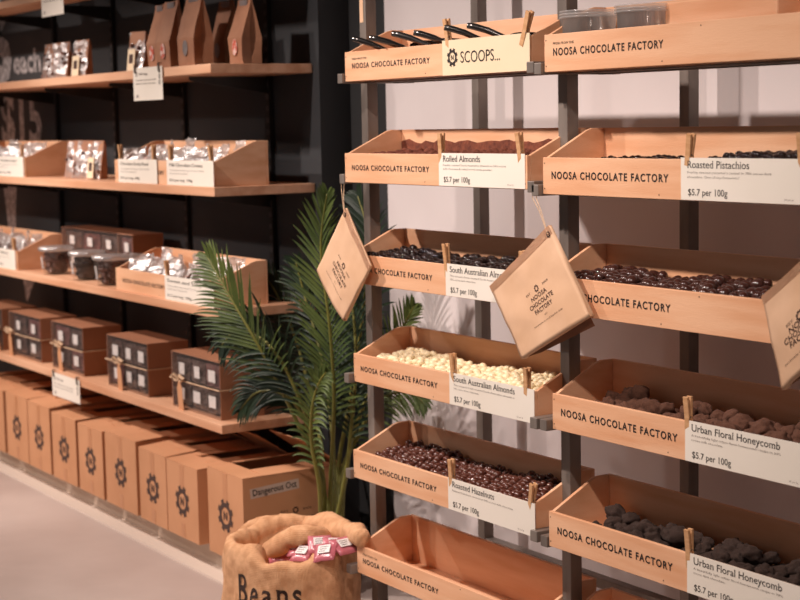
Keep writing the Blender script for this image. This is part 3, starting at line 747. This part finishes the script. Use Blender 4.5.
# pouches with clear fronts
def pouch(x, z, label, group, w=.095, h=.135, rz=0, y=2.235, seed=0, tilt=-.12, labeled=True):
    t = thing('window_pouch', label, 'pouch', (x, y, z), rz, group, tilt)
    b = B(); n = 10
    def sec(zv): 
        k = zv/h; return .028*(1-k)+.003
    pts = [(-.003+.002, 0), (.028, 0), (.004, h), (-.002, h)]
    prism(b, [(0, .0), (.032, .0), (.014, h*.9), (.008, h), (.004, h)], 'x', -w/2, w/2); 
    for v in b.verts: v.co += crumple(v.co, seed, .003, 30) if v.co.z > .01 else Vector()
    obj('pouch_body', b, paperdk, t)
    b = B(); g = [[b.verts.new(Vector((-w/2+w*i/8, -.012*math.sin(PI*i/8)*math.sin(PI*min(1, j/7+.15))-.001+.0045*j/8, .002+(h*.96)*j/8))) for i in range(9)] for j in range(9)]
    for j in range(8):
        for i in range(8): b.faces.new((g[j][i], g[j][i+1], g[j+1][i+1], g[j+1][i]))
    for v in b.verts: v.co += crumple(v.co, seed+3, .008, 30) if v.co.z > .01 else Vector()
    obj('window_film', b, cello, t)
    b = B(); rr = random.Random(seed)
    for k in range(9):
        c = B(); bmesh.ops.create_icosphere(c, subdivisions=1, radius=.008); merge(b, c, T(rr.uniform(-.36, .36)*w, -.004, rr.uniform(.012, h*.7)))
    tag(obj('sweets', b, sweetd, t), kind='stuff')
    if labeled:
        b = B(); box(b, -w*.24, w*.24, -.0165, -.0150, h*.02, h*.55); l = obj('paper_label', b, yellowcard, t)
        b = B(); box(b, -w*.13, w*.13, -.0172, -.0166, h*.2, h*.42); obj('label_print', b, inksoft, l)
    return t
gp = 'window pouches on the shelf of paper bags'
for px, lab, lb, sd in ((45, 'window pouch leaning leftmost in the trio right of the chalked each', False, 1), (57, 'middle window pouch of the trio right of the chalked each', False, 2), (77, 'window pouch with kraft label in front of the trio right of the chalked each', True, 3), (133, 'window pouch with kraft label beside the paper bags', True, 4)):
    x = at(px, 70, 2.22).x; pouch(x, z1, lab, gp, w=.098, h=.135, y=2.225, rz=R_.uniform(.0, .35), seed=sd, labeled=lb)
for px, lab, lb, sd in ((70, 'window pouch behind the others between the two bins', False, 6), (79, 'middle window pouch between the two bins', False, 7), (92, 'window pouch with kraft label between the two bins', True, 8)):
    x = at(px, 170, 2.23).x; pouch(x, z2, lab, 'window pouches between the bins', w=.095, h=.140, y=2.235, rz=R_.uniform(.0, .35), seed=sd, labeled=lb)

# gabled paper bags
def gable_bag(x, y, z, w, d, h, rz, label, seal, seed):
    t = thing('gabled_paper_bag', label, 'paper bag', (x, y, z), rz, 'brown paper bags standing on the shelf')
    prof = [(0, 0), (d, 0), (d, h*.42), (d*.56, h*.93), (d*.56, h), (d*.47, h), (d*.46, h*.93), (0, h*.42)]
    b = B()
    prof = [(0, 0), (d, 0), (d*1.02, h*.40), (d*.60, h*.92), (d*.56, h), (d*.50, h), (d*.47, h*.92), (-.004, h*.40)]
    fl = [[b.verts.new((xx, yy, zz)) for yy, zz in prof] for xx in (-w/2, w/2)]
    for i in range(8): b.faces.new((fl[0][i], fl[0][(i+1) % 8], fl[1][(i+1) % 8], fl[1][i]))
    for s, L_ in ((-1, fl[0]), (1, fl[1])):     # creased side gussets folding inwards
        c0 = b.verts.new((s*w/2-s*.004, d*.5, 0)); c1 = b.verts.new((s*w/2-s*.016, d*.5, h*.42)); c2 = b.verts.new((s*w/2-s*.004, d*.53, h*.92))
        b.faces.new((L_[0], c0, c1, L_[7])); b.faces.new((c0, L_[1], L_[2], c1)); b.faces.new((L_[7], c1, c2, L_[6])); b.faces.new((c1, L_[2], L_[3], c2)); b.faces.new((L_[6], c2, L_[3], L_[4], L_[5]))
    bmesh.ops.recalc_face_normals(b, faces=b.faces)
    bmesh.ops.subdivide_edges(b, edges=b.edges[:], cuts=3, use_grid_fill=True)
    for v in b.verts:
        if v.co.z > .01: v.co += crumple(v.co, seed, .0035, 18)
    obj('bag_body', b, paperdk, t)
    b = B(); box(b, -w*.28, w*.28, d*.44, d*.455+.004, h*.90, h*.985); obj('closure_label', b, silver, t)
    b = B(); lathe(b, [(.0, 0), (.018, .0), (.018, .0012), (0, .0012)], 16)
    bmesh.ops.transform(b, matrix=T(0, -.0045, h*.26) @ Matrix.Rotation(PI/2, 4, 'X') @ Matrix.Diagonal((1, 1.35, 1, 1)), verts=b.verts)
    obj('seal_sticker', b, seal, t)
gb_ = [(159, 'brown paper bag leftmost of the standing bags, overlapped by its neighbour', redseal, .30, 2.23), (169, 'brown paper bag second from the left, oval seal on its front', redseal, .30, 2.20), (193, 'brown paper bag standing alone in the middle with a dark silver seal', silver, .30, 2.205), (214, 'brown paper bag standing at the back with its side in shade', silver, .27, 2.33), (239, 'brown paper bag rightmost of the standing bags with a red seal', redseal, .29, 2.205)]
for i, (px, (_, lab, sl, _h, y), h) in enumerate(zip((153.5, 164.5, 187, 219, 239), gb_, (.212, .212, .222, .215, .195))):
    y = (2.225, 2.20, 2.205, 2.37, 2.275)[i]; p_ = at(px, 64, y); gable_bag(min(p_.x, SX-.053), y, z1, (.085, .10, .12, .10, .10)[i], .062, h, -.02 if i != 4 else -.06, lab, sl, i*3+1)

# tickets hung from the shelf edges
def shelfticket(x, z, label, w=.215, h=.085):
    t = thing('shelf_ticket', label, 'card', (x, SY0-.004, z-h+.006), 0, 'cream tickets hanging from the shelf edges')
    b = B(); box(b, 0, w, -.0012, 0, 0, h); obj('sheet', b, cardm, t)
    b = B()
    merge(b, gear_mesh(.008, False), T(.028, -.0018, h-.020) @ FRONT)
    merge(b, text_mesh('Gift bags', width=.07, height=.008), T(.045, -.0018, h-.024) @ FRONT)
    for k, s in enumerate(('Chocolate and creams made', 'fresh by hand every day.')): merge(b, text_mesh(s, width=w*.7, height=.0048), T(.02, -.0018, h-.042-.011*k) @ FRONT)
    merge(b, text_mesh('$5', width=.02, height=.009), T(.02, -.0018, .01) @ FRONT)
    obj('lettering', b, inksoft, t)
    b = B()
    for k in range(3): merge(b, gear_mesh(.008, False), T(w-.02, -.0018, h-.014-k*.018) @ FRONT)
    obj('cog_marks', b, ink, t)
    for dx in (.02, w-.02):
        b = B(); box(b, dx-.004, dx+.004, -.006, -.0013, h-.016, h+.008); box(b, dx-.004, dx+.004, -.006, .006, h+.008, h+.011); obj('clip', b, wire, t)
    return t
x = at(135, 84, SY0).x; w = at(164, 84, SY0).x-x; shelfticket(x, z1, 'cream ticket hanging from the shelf edge below the paper bags', w, .105)
x = at(43, 10, SY0).x; w = at(65, 10, SY0).x-x; shelfticket(x, SHZ[0]+.01, 'cream ticket hanging from the topmost shelf above the trio of pouches', w, .105)
x = at(54, 390, SY0).x; w = at(81, 390, SY0).x-x; shelfticket(x, z4-.01, 'cream ticket hanging from the lowest shelf in front of the cartons', w, .088)

# things on the topmost shelf (mostly above the photo)
clear_bag(.12, .14, .05, 300, sweetp, 0, (at(4, 2, 2.22).x, 2.215, SHZ[0]), 0, 'clear bag on the topmost shelf at the upper left corner', None)

# tubs of chocolates
def tub_proto(mat):
    t = thing('clear_tub', None, 'tub', (0, 0, 0))
    b = B(); lathe(b, [(.046, 0), (.049, .004), (.058, .088), (.0575, .089), (.0480, .0045)], 28); obj('tub_wall', b, tubclear, t, smooth=True)
    b = B(); lathe(b, [(.062, .086), (.064, .089), (.064, .098), (.060, .101), (.0, .1015)], 28); obj('lid', b, lidm, t, smooth=True)
    b = B(); rr = random.Random(5)
    for k in range(130):
        a = rr.random()*2*PI; z = rr.uniform(.010, .078); r = rr.uniform(.7, .99)*(.036+.009*z/.08); s = .0085
        c = B(); bmesh.ops.create_icosphere(c, subdivisions=1, radius=s); merge(b, c, T(r*math.cos(a), r*math.sin(a), z))
    lathe(b, [(.028, .004), (.034, .078), (.001, .08)], 16)
    tag(obj('chocolate_balls', b, mat, t, smooth=True), kind='stuff')
    b = B(); n = 6; g = [[b.verts.new(((.0560+(zz-.02)*.105-.0045)*math.cos(-2.15+i*.11), (.0560+(zz-.02)*.105-.0045)*math.sin(-2.15+i*.11), zz)) for i in range(n+1)] for zz in (.022, .066)]
    for i in range(n): b.faces.new((g[0][i], g[0][i+1], g[1][i+1], g[1][i]))
    bmesh.ops.solidify(b, geom=b.faces[:], thickness=-.0012)
    obj('label', b, whitem, t)
    return t
for px, py, lab, mat, y in ((57, 272, 'clear lidded tub of brown chocolate balls, leftmost of the three', milk, 2.235), (87.5, 276, 'clear lidded tub with the darkest chocolate, middle of the three', dark, 2.235), (112, 282, 'clear lidded tub of brown chocolate balls next to the wooden bin', milk, 2.225)):
    t = tub_proto(mat); p_ = at(px, py, y); t.location = (p_.x, y, z3); t['label'] = lab; t['group'] = 'lidded tubs of chocolate balls'; t.scale = (1.05, 1.05, 1.05)

# gift boxes with windows, packets, twine and tag
def gift_box(x0, w, h, d, y, z, label, bow, seed, cols=2, rz=0, twn=True, group='window gift boxes on the lowest shelf'):
    t = thing('gift_box', label, 'gift box', (x0, y, z), rz, group)
    th = .003; b = B()
    box(b, 0, w, d-th, d, 0, h); box(b, 0, th, 0, d-th, 0, h); box(b, w-th, w, 0, d-th, 0, h); box(b, th, w-th, 0, d-th, 0, th); box(b, th, w-th, 0, d-th, h-th, h)
    obj('box_body', b, kraftbox, t)
    b = B(); rr = random.Random(seed)
    n = 16; g = [[b.verts.new(Vector((w*i/n, -.003-.005*rr.random()*(0 < i < n and 0 < j < n), h*j/n))) for i in range(n+1)] for j in range(n+1)]
    for j in range(n):
        for i in range(n): b.faces.new((g[j][i], g[j][i+1], g[j+1][i+1], g[j+1][i]))
    obj('window_film', b, windowf, t)
    rows = 2; 
    for j in range(rows):
        for i in range(cols):
            cw = (w-.02)/cols; ch = (h-.02)/rows
            cx = .01+cw*(i+.5); cz = .006+ch*(j+.5)
            b = B(); box(b, -cw*.44, cw*.44, 0, .05, -ch*.44, ch*.44); bmesh.ops.subdivide_edges(b, edges=b.edges[:], cuts=3, use_grid_fill=True)
            for v in b.verts: v.co += crumple(v.co, seed+i*3+j, .006, 30)
            bmesh.ops.transform(b, matrix=T(cx, .012, cz+.003), verts=b.verts)
            mt = pmat('dark foil packet', srgb(92, 70, 64), srgb(50, 36, 34), .3, 30) if (i+j+seed) % 4 else pmat('maroon packet', srgb(112, 72, 70), srgb(84, 50, 48), .35, 30)
            pk = obj('packet', b, mt, t)
            lw = min(.022, cw*.26)
            b = B(); box(b, cx-lw+rr.uniform(-.006, .006), cx+lw, .003, .0042, cz-ch*.20, cz+ch*.26); obj('packet_label', b, whitem, pk)
    if twn:
        b = B()
        tube(b, [(-.002, -.008, h*.52), (w/2, -.010, h*.515), (w+.002, -.006, h*.51), (w+.002, d*.5, h*.515), (w+.002, d+.002, h*.52), (-.002, d+.002, h*.52), (-.002, -.008, h*.52)], .0022, 6)
        obj('twine', b, twine, t)
        bx = w*bow
        if bow > .05 or True:
            b = B()
            for s in (-1, 1):
                tube(b, [(bx, -.012, h*.52), (bx+s*.02, -.02, h*.52+.018), (bx+s*.042, -.018, h*.52+.010), (bx+s*.02, -.014, h*.52-.004), (bx, -.012, h*.52)], [.003, .005, .006, .004, .003], 6)
            obj('bow', b, twine, t)
            b = B(); M = T(bx+.004, -.014, h*.50) @ Matrix.Rotation(-.12, 4, 'Y'); 
            prism(b, [(-.004, 0), (.004, 0), (.019, -.022), (.020, -.094), (-.017, -.096), (-.017, -.022)], 'y', -.0012, 0)
            bmesh.ops.transform(b, matrix=M, verts=b.verts); obj('kraft_tag', b, kraft, t)
    return t
def gx(px, y=2.195): return at(px, 340, y).x
gift_box(gx(10)-.35-.10, .35, .172, .15, 2.20, z4, 'brown gift box at the left photo edge, only its shaded side showing', .9, 21)
gift_box(gx(10), gx(41)-gx(10), .175, .15, 2.195, z4, 'window gift box second from the left, tag hanging at its left corner', .10, 22)
gift_box(gx(52), gx(83)-gx(52), .180, .15, 2.195, z4, 'window gift box above the hanging ticket, narrow tag on its front', .33, 23)
gift_box(gx(107), gx(147)-gx(107), .182, .15, 2.195, z4, 'window gift box with big twine bow, second from the right', .36, 24, 3)
gift_box(gx(171), gx(219)-gx(171), .182, .15, 2.195, z4, 'window gift box at the right end, half hidden by palm leaves', .22, 25, 3)
# gift boxes behind the tubs
xa = at(63, 230, 2.36).x; xb = at(119, 230, 2.36).x
gift_box(xa, xb-xa, .165, .12, 2.355, z3, 'wide window gift box standing behind the three tubs', .5, 26, 3, twn=False, group='window gift boxes behind the tubs')
xa = at(124, 240, 2.36).x; xb = at(139, 240, 2.36).x
gift_box(xa, xb-xa, .168, .12, 2.335, z3, 'narrow window gift box between the tubs and the wooden bin', .5, 27, 1, twn=False, group='window gift boxes behind the tubs')

# ------------------------------------------------------------------ burlap sack
SC = Vector((-3.775, 2.035, 0)); SR = .180
def sack_pt(a, z, off=0):
    r = SR*(.95+.09*math.sin(PI*min(1, z/.36)))
    n_ = .016*noise.noise(Vector((math.cos(a)*1.6, math.sin(a)*1.6, z*4+3)))+.010*noise.noise(Vector((math.cos(a)*4, math.sin(a)*4, z*9)))+.005*noise.noise(Vector((math.cos(a)*9, math.sin(a)*9, z*16)))
    return Vector(((r+n_+off)*math.cos(a)*1.06, (r+n_+off)*math.sin(a)*.94, z))
sk = thing('burlap_sack', 'brown burlap sack with rolled rim standing below the empty bin, Beans printed on it', 'sack', SC)
# direction towards the camera
fa = math.atan2(-SC.y, -SC.x)
def rimz(a):
    d = math.cos(a-fa)      # 1 at the front
    return .254-.016*d+.008*math.sin(3*a+.6)+.005*math.sin(5*a)+.004*math.cos(a-fa-1.0)
def dsp(p):
    return p+Vector((0, 0, .008*noise.noise(p*22)))+(p.normalized()*.007*noise.noise(p*26+Vector((5, 5, 5))))+p.normalized()*.002*noise.noise(p*70)
b = B(); n = 96; rings = []
for j in range(15): rings.append([sack_pt(2*PI*k/n, rimz(2*PI*k/n)*j/14) for k in range(n)])
roll = 12
for j in range(1, roll+1):
    th_ = PI*1.15*j/roll
    ring = []
    for k in range(n):
        a = 2*PI*k/n; rr_ = .024+.016*noise.noise(Vector((math.cos(a)*2, math.sin(a)*2, 7)))+.006*math.sin(4*a+1)
        base = sack_pt(a, rimz(a)); rad = Vector((math.cos(a), math.sin(a), 0))
        ring.append(base-rad*(rr_*(1-math.cos(th_)))+Vector((0, 0, rr_*1.15*math.sin(th_))))
    rings.append(ring)
for j in range(1, 7):
    ring = []
    for k in range(n):
        a = 2*PI*k/n; p = rings[14+roll][k]; rad = Vector((math.cos(a), math.sin(a), 0))
        q = p-rad*(.022*j)-Vector((0, 0, .014*j)); ring.append(q)
    rings.append(ring)
vr = []
for ring in rings:
    vr.append([b.verts.new(dsp(p)) for p in ring])
for v in vr[0]: v.co.z = 0
for r0, r1 in zip(vr, vr[1:]):
    for k in range(n): b.faces.new((r0[k], r0[(k+1) % n], r1[(k+1) % n], r1[k]))
b.faces.new(vr[0][::-1]); b.faces.new(vr[-1])
obj('sack_body', b, burlap, sk, smooth=True)
# loose folds of cloth across the mouth and at the back
Ym = SC.y
def fold(pts, rad, sq=.7):
    b = B(); P_ = []
    pts = [Vector(p) for p in pts]
    for i in range(len(pts)-1):
        p0 = pts[max(i-1, 0)]; p1 = pts[i]; p2 = pts[i+1]; p3 = pts[min(i+2, len(pts)-1)]
        for s in range(6):
            t_ = s/6; P_.append(.5*((2*p1)+(p2-p0)*t_+(2*p0-5*p1+4*p2-p3)*t_*t_+(3*p1-p0-3*p2+p3)*t_**3))
    P_.append(pts[-1]); N = len(P_)
    rs = []
    for i in range(N):
        u = i/(N-1)*(len(rad)-1); k = min(int(u), len(rad)-2); rs.append(rad[k]*(1-(u-k))+rad[k+1]*(u-k))
    tube(b, P_, rs, 20)
    for v in b.verts: v.co += crumple(v.co, 4, .010, 14)+crumple(v.co, 8, .007, 34)
    obj('cloth_fold', b, burlap, sk, smooth=True)
def sp_(px, py, Y): return at(px, py, Y)-SC
fold([sp_(250, 562, 1.99), sp_(272, 550, 2.00), sp_(298, 537, 2.03), sp_(316, 536, 2.07), sp_(332, 546, 2.12)], [.012, .024, .030, .028, .014])
fold([sp_(236, 550, 2.01), sp_(252, 532, 2.05), sp_(276, 524, 2.10), sp_(300, 527, 2.15), sp_(312, 533, 2.16)], [.022, .030, .028, .024, .015])
fold([sp_(304, 527, 2.15), sp_(322, 524, 2.16), sp_(345, 530, 2.15), sp_(364, 538, 2.10)], [.020, .034, .030, .022])
# printed word on the front of the sack
b = B()
word = B(); xo = 0
for ch, adv in (('B', .0), ('e', 0), ('a', 0), ('n', 0), ('s', 0)):
    hh = .072; t_ = text_mesh(ch, height=hh, bold=.012, xs=.66, res=4, serif=True)
    wv = max(v.co.x for v in t_.verts)
    merge(word, t_, T(xo, 0, 0))
    xo += wv+.010
bmesh.ops.triangulate(word, faces=word.faces[:]); bmesh.ops.subdivide_edges(word, edges=[e for e in word.edges if e.calc_length() > .006], cuts=2)
a_mid = fa-.40
for v in word.verts:
    a = a_mid+(v.co.x-xo/2)/SR; q_ = sack_pt(a, .142+v.co.y); v.co = dsp(q_)+Vector((q_.x, q_.y, 0)).normalized()*.0016
obj('printed_word', word, pmat('sack ink', srgb(52, 34, 26), None, .9), sk, label='black serif word Beans')

# pink packets in the sack
ppx = [(285, 554, 1.99, .25), (306, 548, 2.01, -.3), (309, 553, 2.00, -.5), (326, 546, 2.03, .2), (331, 552, 2.01, -.2), (341, 545, 2.05, .35), (350, 547, 2.06, .7), (297, 555, 2.03, .6)]
pla = ['pink packet with white label at the left of the sack mouth', 'pink packet with white label against the crossing cloth fold', 'pink packet with a gleaming white label at the front of the sack mouth', 'pink packet with white label in the middle of the sack mouth', 'pink packet low at the front rim, small white label', 'pink packet with striped silver edge towards the right of the sack', 'pink packet at the right rim of the sack beside the empty bin', 'pink packet mostly hidden between its neighbours in the sack']
for i, (px, py, y, rz) in enumerate(ppx):
    p_ = at(px-6, py-1, y+.02)+Vector((0, 0, R_.uniform(-.004, .004)))
    t = thing('pink_packet', pla[i], 'packet', p_, rz+.9, 'pink packets in the burlap sack', -.85+R_.uniform(-.3, .3), R_.uniform(-.2, .2))
    b = B(); box(b, -.030, .030, -.006, .006, -.030, .030); bmesh.ops.subdivide_edges(b, edges=b.edges[:], cuts=4, use_grid_fill=True)
    for v in b.verts:
        e = max(abs(v.co.x), abs(v.co.z))/.03; v.co.y *= (1-e**3*.85); v.co += crumple(v.co, i, .003, 50)
    pb = obj('wrapper', b, pink, t, smooth=True)
    b = B(); box(b, -.017, .017, -.0095, -.0085, -.010, .016); l = obj('label', b, whitem, t)
    b = B()
    for k in range(3): box(b, -.012, .012-.004*k, -.0100, -.0096, .009-.007*k, .0105-.007*k)
    obj('label_print', b, inksoft, l)

# ------------------------------------------------------------------ palm
PB = Vector((-4.095, 2.345, 0))
pl = thing('potted_palm', 'potted feather palm standing between the shelves and the rack, behind the burlap sack', 'plant', PB)
b = B(); lathe(b, [(.085, 0), (.104, .17), (.110, .172), (.110, .19), (.100, .19), (.096, .15), (.001, .15)], 28); obj('pot', b, potm, pl, smooth=False)
b = B(); lathe(b, [(.096, .13), (.0965, .155), (.05, .160), (.001, .162)], 24); obj('soil', b, soilm, pl)
def frond(pts, n, ll, mat, seed, start=.34, droop=.5, tipl=.5, fwd=.75, wid=.0095):
    """pts: rachis control points (relative to the pot); leaflets in two ranks"""
    rr = random.Random(seed); pts = [Vector(p) for p in pts]; C_ = []
    for i in range(len(pts)-1):
        p0 = pts[max(i-1, 0)]; p1 = pts[i]; p2 = pts[i+1]; p3 = pts[min(i+2, len(pts)-1)]
        for s in range(10):
            t_ = s/10; C_.append(.5*((2*p1)+(p2-p0)*t_+(2*p0-5*p1+4*p2-p3)*t_*t_+(3*p1-p0-3*p2+p3)*t_**3))
    C_.append(pts[-1]); N = len(C_)
    b = B(); tube(b, C_, [.0075*(1-.8*i/(N-1))+.0008 for i in range(N)], 7)
    stem = obj('frond_stem', b, stemm, pl, smooth=True)
    b = B()
    for k in range(n):
        u = start+(1-start)*k/(n-1); fi = u*(N-1); i = min(int(fi), N-2); p = C_[i].lerp(C_[i+1], fi-i)
        tg = (C_[min(i+1, N-1)]-C_[max(i-1, 0)]).normalized()
        w = (k/(n-1)); L = ll*(math.sin(PI*(.16+.80*w))**.6)*(1-.30*w)*rr.uniform(.9, 1.08)
        # fronds hang roughly in the plane across the view
        side0 = tg.cross(nrm).normalized()
        for s in (-1, 1):
            side = side0*s
            dr = (tg*(fwd+.55*w)+side*(1.0-.45*w)+nrm*rr.uniform(-.05, .35)).normalized()
            prev = p.copy(); seg = 7; cur = []
            d_ = dr.copy()
            for q in range(seg+1):
                cur.append(prev.copy()); d_ = (d_+Vector((0, 0, -droop*.13*(q+1)/seg*2))).normalized(); prev = prev+d_*(L/seg)
            wd = wid*rr.uniform(.85, 1.1)
            L0 = []; R0 = []; M0 = []
            for q, c in enumerate(cur):
                t_ = (cur[min(q+1, seg)]-cur[max(q-1, 0)]).normalized(); a = t_.cross(nrm+Vector((0, 0, .3))).normalized()
                f = math.sin(PI*min(1, .12+.88*q/seg))**.7 if q < seg else .02
                f = max(f, .05)
                L0.append(b.verts.new(c+a*wd*.5*f)); R0.append(b.verts.new(c-a*wd*.5*f)); M0.append(b.verts.new(c-nrm*.18*wd*f))
            for q in range(seg):
                b.faces.new((L0[q], M0[q], M0[q+1], L0[q+1])); b.faces.new((M0[q], R0[q], R0[q+1], M0[q+1]))
    o = obj('frond', b, mat, pl, smooth=True)
    stem.parent = o
nrm = Vector((.35, -.93, .05)).normalized()
def pp(px, py, Y): return at(px, py, Y)-PB
foot = lambda dx, dy=0: Vector((dx, dy, .14))
# tall right-hand frond, tip under the upper shelf end
frond([foot(.02, -.02), pp(331, 480, 2.33), pp(334, 400, 2.30), pp(330, 330, 2.27), pp(321, 250, 2.25), pp(327, 194, 2.24)], 46, .17, leafm, 1, start=.36, droop=.30)
# left frond arching over the shelf ends
frond([foot(-.03, -.03), pp(322, 480, 2.30), pp(296, 420, 2.22), pp(262, 352, 2.12), pp(232, 300, 2.07), pp(207, 256, 2.05)], 34, .19, leafm, 2, start=.50, droop=.45)
# dark frond lower left, hanging
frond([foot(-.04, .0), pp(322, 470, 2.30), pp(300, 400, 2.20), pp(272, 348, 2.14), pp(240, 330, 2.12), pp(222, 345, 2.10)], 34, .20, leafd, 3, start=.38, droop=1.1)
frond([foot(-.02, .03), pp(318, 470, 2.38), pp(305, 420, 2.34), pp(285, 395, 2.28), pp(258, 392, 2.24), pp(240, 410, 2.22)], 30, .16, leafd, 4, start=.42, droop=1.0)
# back fronds between stem and rack
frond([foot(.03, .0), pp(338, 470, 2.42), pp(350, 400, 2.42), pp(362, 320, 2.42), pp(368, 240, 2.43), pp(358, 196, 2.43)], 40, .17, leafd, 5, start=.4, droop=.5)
frond([foot(.04, .01), pp(345, 470, 2.42), pp(362, 410, 2.46), pp(385, 360, 2.50), pp(404, 325, 2.52), pp(414, 306, 2.53)], 26, .12, leafm, 6, start=.42, droop=.3)
frond([foot(.04, .02), pp(340, 480, 2.42), pp(356, 440, 2.46), pp(380, 400, 2.50), pp(408, 392, 2.53), pp(425, 404, 2.54)], 26, .14, leafm, 7, start=.36, droop=.9)
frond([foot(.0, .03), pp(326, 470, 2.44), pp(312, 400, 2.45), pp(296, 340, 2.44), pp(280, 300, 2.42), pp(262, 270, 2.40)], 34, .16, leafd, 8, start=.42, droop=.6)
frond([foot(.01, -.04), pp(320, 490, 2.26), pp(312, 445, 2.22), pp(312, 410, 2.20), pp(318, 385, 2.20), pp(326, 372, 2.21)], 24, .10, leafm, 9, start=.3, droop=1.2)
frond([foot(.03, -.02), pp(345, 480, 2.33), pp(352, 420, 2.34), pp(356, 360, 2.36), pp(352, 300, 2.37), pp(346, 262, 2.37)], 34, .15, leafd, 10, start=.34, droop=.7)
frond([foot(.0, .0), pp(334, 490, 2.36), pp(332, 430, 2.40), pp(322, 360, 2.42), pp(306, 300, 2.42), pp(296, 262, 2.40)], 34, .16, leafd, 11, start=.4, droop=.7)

# ------------------------------------------------------------------ light
def spot(x, y, z, tx, ty, tz, e, size=.03, ang=75, colr=(1, .80, .66), blend=.6):
    l = bpy.data.lights.new('track or fill spot', 'SPOT'); l.energy = e; l.color = colr; l.shadow_soft_size = size; l.spot_size = math.radians(ang); l.spot_blend = blend
    o = bpy.data.objects.new('track_or_fill_spot', l); col.objects.link(o); o.location = (x, y, z)
    o.rotation_euler = (Vector((tx, ty, tz))-Vector((x, y, z))).to_track_quat('-Z', 'Y').to_euler()
    return o
LC = (1, .85, .775)
TY, TZ = .88, 2.46          # the spotlight track
spot(-2.88, TY, TZ, -2.95, 2.3, .35, 132, colr=LC, ang=80, blend=1)
spot(-4.30, TY, TZ, -3.6, 2.5, .75, 165, colr=LC, ang=80, blend=1)
spot(-1.50, TY, TZ, -2.2, 2.3, .40, 105, colr=LC, ang=80, blend=1)
spot(-5.70, TY-.1, TZ, -5.1, 2.2, .30, 175, colr=LC, ang=84, blend=.9)
spot(-7.10, TY-.1, TZ, -6.4, 2.2, .30, 155, colr=LC, ang=84, blend=.9)
spot(-6.6, -.3, TZ, -5.9, 1.1, 0, 180, .06, 88, colr=LC)  # fill spot added off the track to brighten the floor
w = bpy.data.worlds.new('world'); scn.world = w; w.use_nodes = True
w.node_tree.nodes['Background'].inputs[0].default_value = (1, .90, .88, 1); w.node_tree.nodes['Background'].inputs[1].default_value = .18
